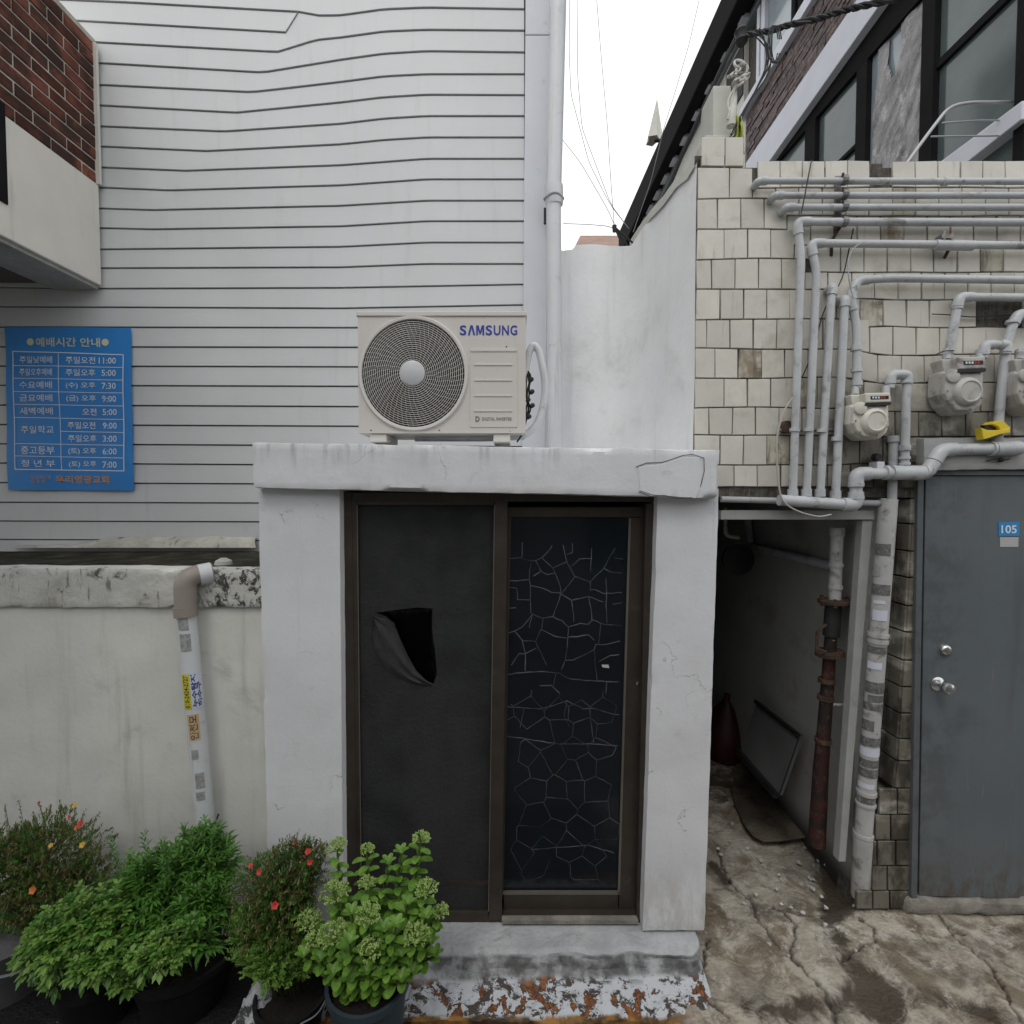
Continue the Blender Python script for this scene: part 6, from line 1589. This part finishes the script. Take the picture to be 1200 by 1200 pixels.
for (x, y, Y, hr_) in heads:
    hr_ *= 1.2
    tip = PY(x, y, Y); b0 = pc_+Vector((R.uniform(-.07,.07), R.uniform(-.06,.06), .29)); mid = b0.lerp(tip, .5)+Vector(((tip.x-b0.x)*.25, (tip.y-b0.y)*.2, .02))
    pth = arc_path([b0, mid, tip], .3, 6); stm.tube(pth, .0042, 6)
    Lp = sum((q-p_).length for p_, q in zip(pth, pth[1:])); k = 0
    npair = max(3, int(Lp/.026))
    for i in range(npair):
        f = .12+.84*i/npair; d_ = f*Lp
        for p_, q in zip(pth, pth[1:]):
            l_ = (q-p_).length
            if d_ <= l_: pp_ = p_.lerp(q, d_/l_); break
            d_ -= l_
        a_ = k*1.57+R.uniform(-.35,.35); k += 1
        for sgn in (0, math.pi):
            pend.append((pp_, (math.cos(a_+sgn), math.sin(a_+sgn), .5-.2*f+R.uniform(-.2,.25)), R.uniform(.9,1.25)*(1-.28*f)))
    if not hr_:
        for i in range(5): pend.append((tip, (math.cos(i*1.26), math.sin(i*1.26), 1.1), .6))
        continue
    mb = MB()
    for j in range(int(46*hr_/.036)):
        v = rdir(.5, R); v.z = abs(v.z)*.8-.15; p = tip+v*hr_*R.uniform(.75, 1.05)
        mb.tube([tip-Vector((0,0,hr_*.5)), p], .0010, 3, cap=False)
        for e in range(4):
            q = p+rdir(.2, R)*.005; mb.lathe(q, rdir(.6, R), [(-.003,.0006),(0,.0028),(.0045,.0005)], 5)
    mb.build('flower_head', m_bud, t)
R.shuffle(pend)
for p_, d_, s_ in pend[:298]: place_leaf(t, p_, d_, s_)
mb = MB(); lv = lfm[1]
for p_, d_, s_ in pend[298:]:
    q = Vector(d_).normalized().to_track_quat('X', 'Z')
    mb.add([q @ (v.co*s_) + p_ for v in lv.vertices], [tuple(f.vertices) for f in lv.polygons])
mb.build('foliage', m_leaf_s, t, smooth=True)['kind'] = 'stuff'
stm.build('stems', m_stem, t, smooth=True)
# small bits near the pots
ws_ = rough_slab([PY(262,1215,1.9), PY(322,1215,1.9), PY(305,1150,1.98), PY(290,1165,1.98)], .12, 'broken_stone', M('flaked_white_stone', (.42,.44,.46), .8, var=.3, vs_=20, bump=.6, dirt=[((.03,.03,.03), 16, .5, .56, .95)]), None, res=.015, amp=.02, edge=.03, seed=6)
tag(ws_, 'broken lump of flaking white stone behind the sedum pot', 'stone')
hs = wire('thin_hose', 'thin grey hose on the ground at the lower left corner', [(-20,1147),(5,1145),(25,1138),(40,1130)], .006, m_cable_g, cat='hose', Y=2.0)
hk = wire('hoop_wire', 'thin wire hoop around the small black pot', [(352,1200,1.86),(372,1190,1.86),(384,1168,1.86),(388,1150,1.88)], .003, m_cable_g, cat='wire')

# ---------------------------------------------------------------- house across the lane, behind the camera (it darkens the lane and shows in the glass)
oh = thing('opposite_house', 'plain grey rendered house across the lane behind the viewer', 'house', (0, -3.2, 0))
m_oh = M('opposite_render', (.24, .235, .23), .8, var=.08, vs_=1, bump=.1)
MB().box(-9, 9, -7, -3.2, -.1, 4.2).build('wall', m_oh, oh)
MB().box(-9.1, 9.1, -7.1, -3.05, 4.203, 4.35).build('roof', m_cement, oh)
for x in (-6, -2.5, 1.2, 5):
    w_ = MB().box(x, x+1.4, -3.19, -3.15, 1.0, 2.3).build('window', m_black, oh); MB().box(x+.06, x+1.34, -3.149, -3.14, 1.06, 2.24).build('pane', m_glass_up, w_)
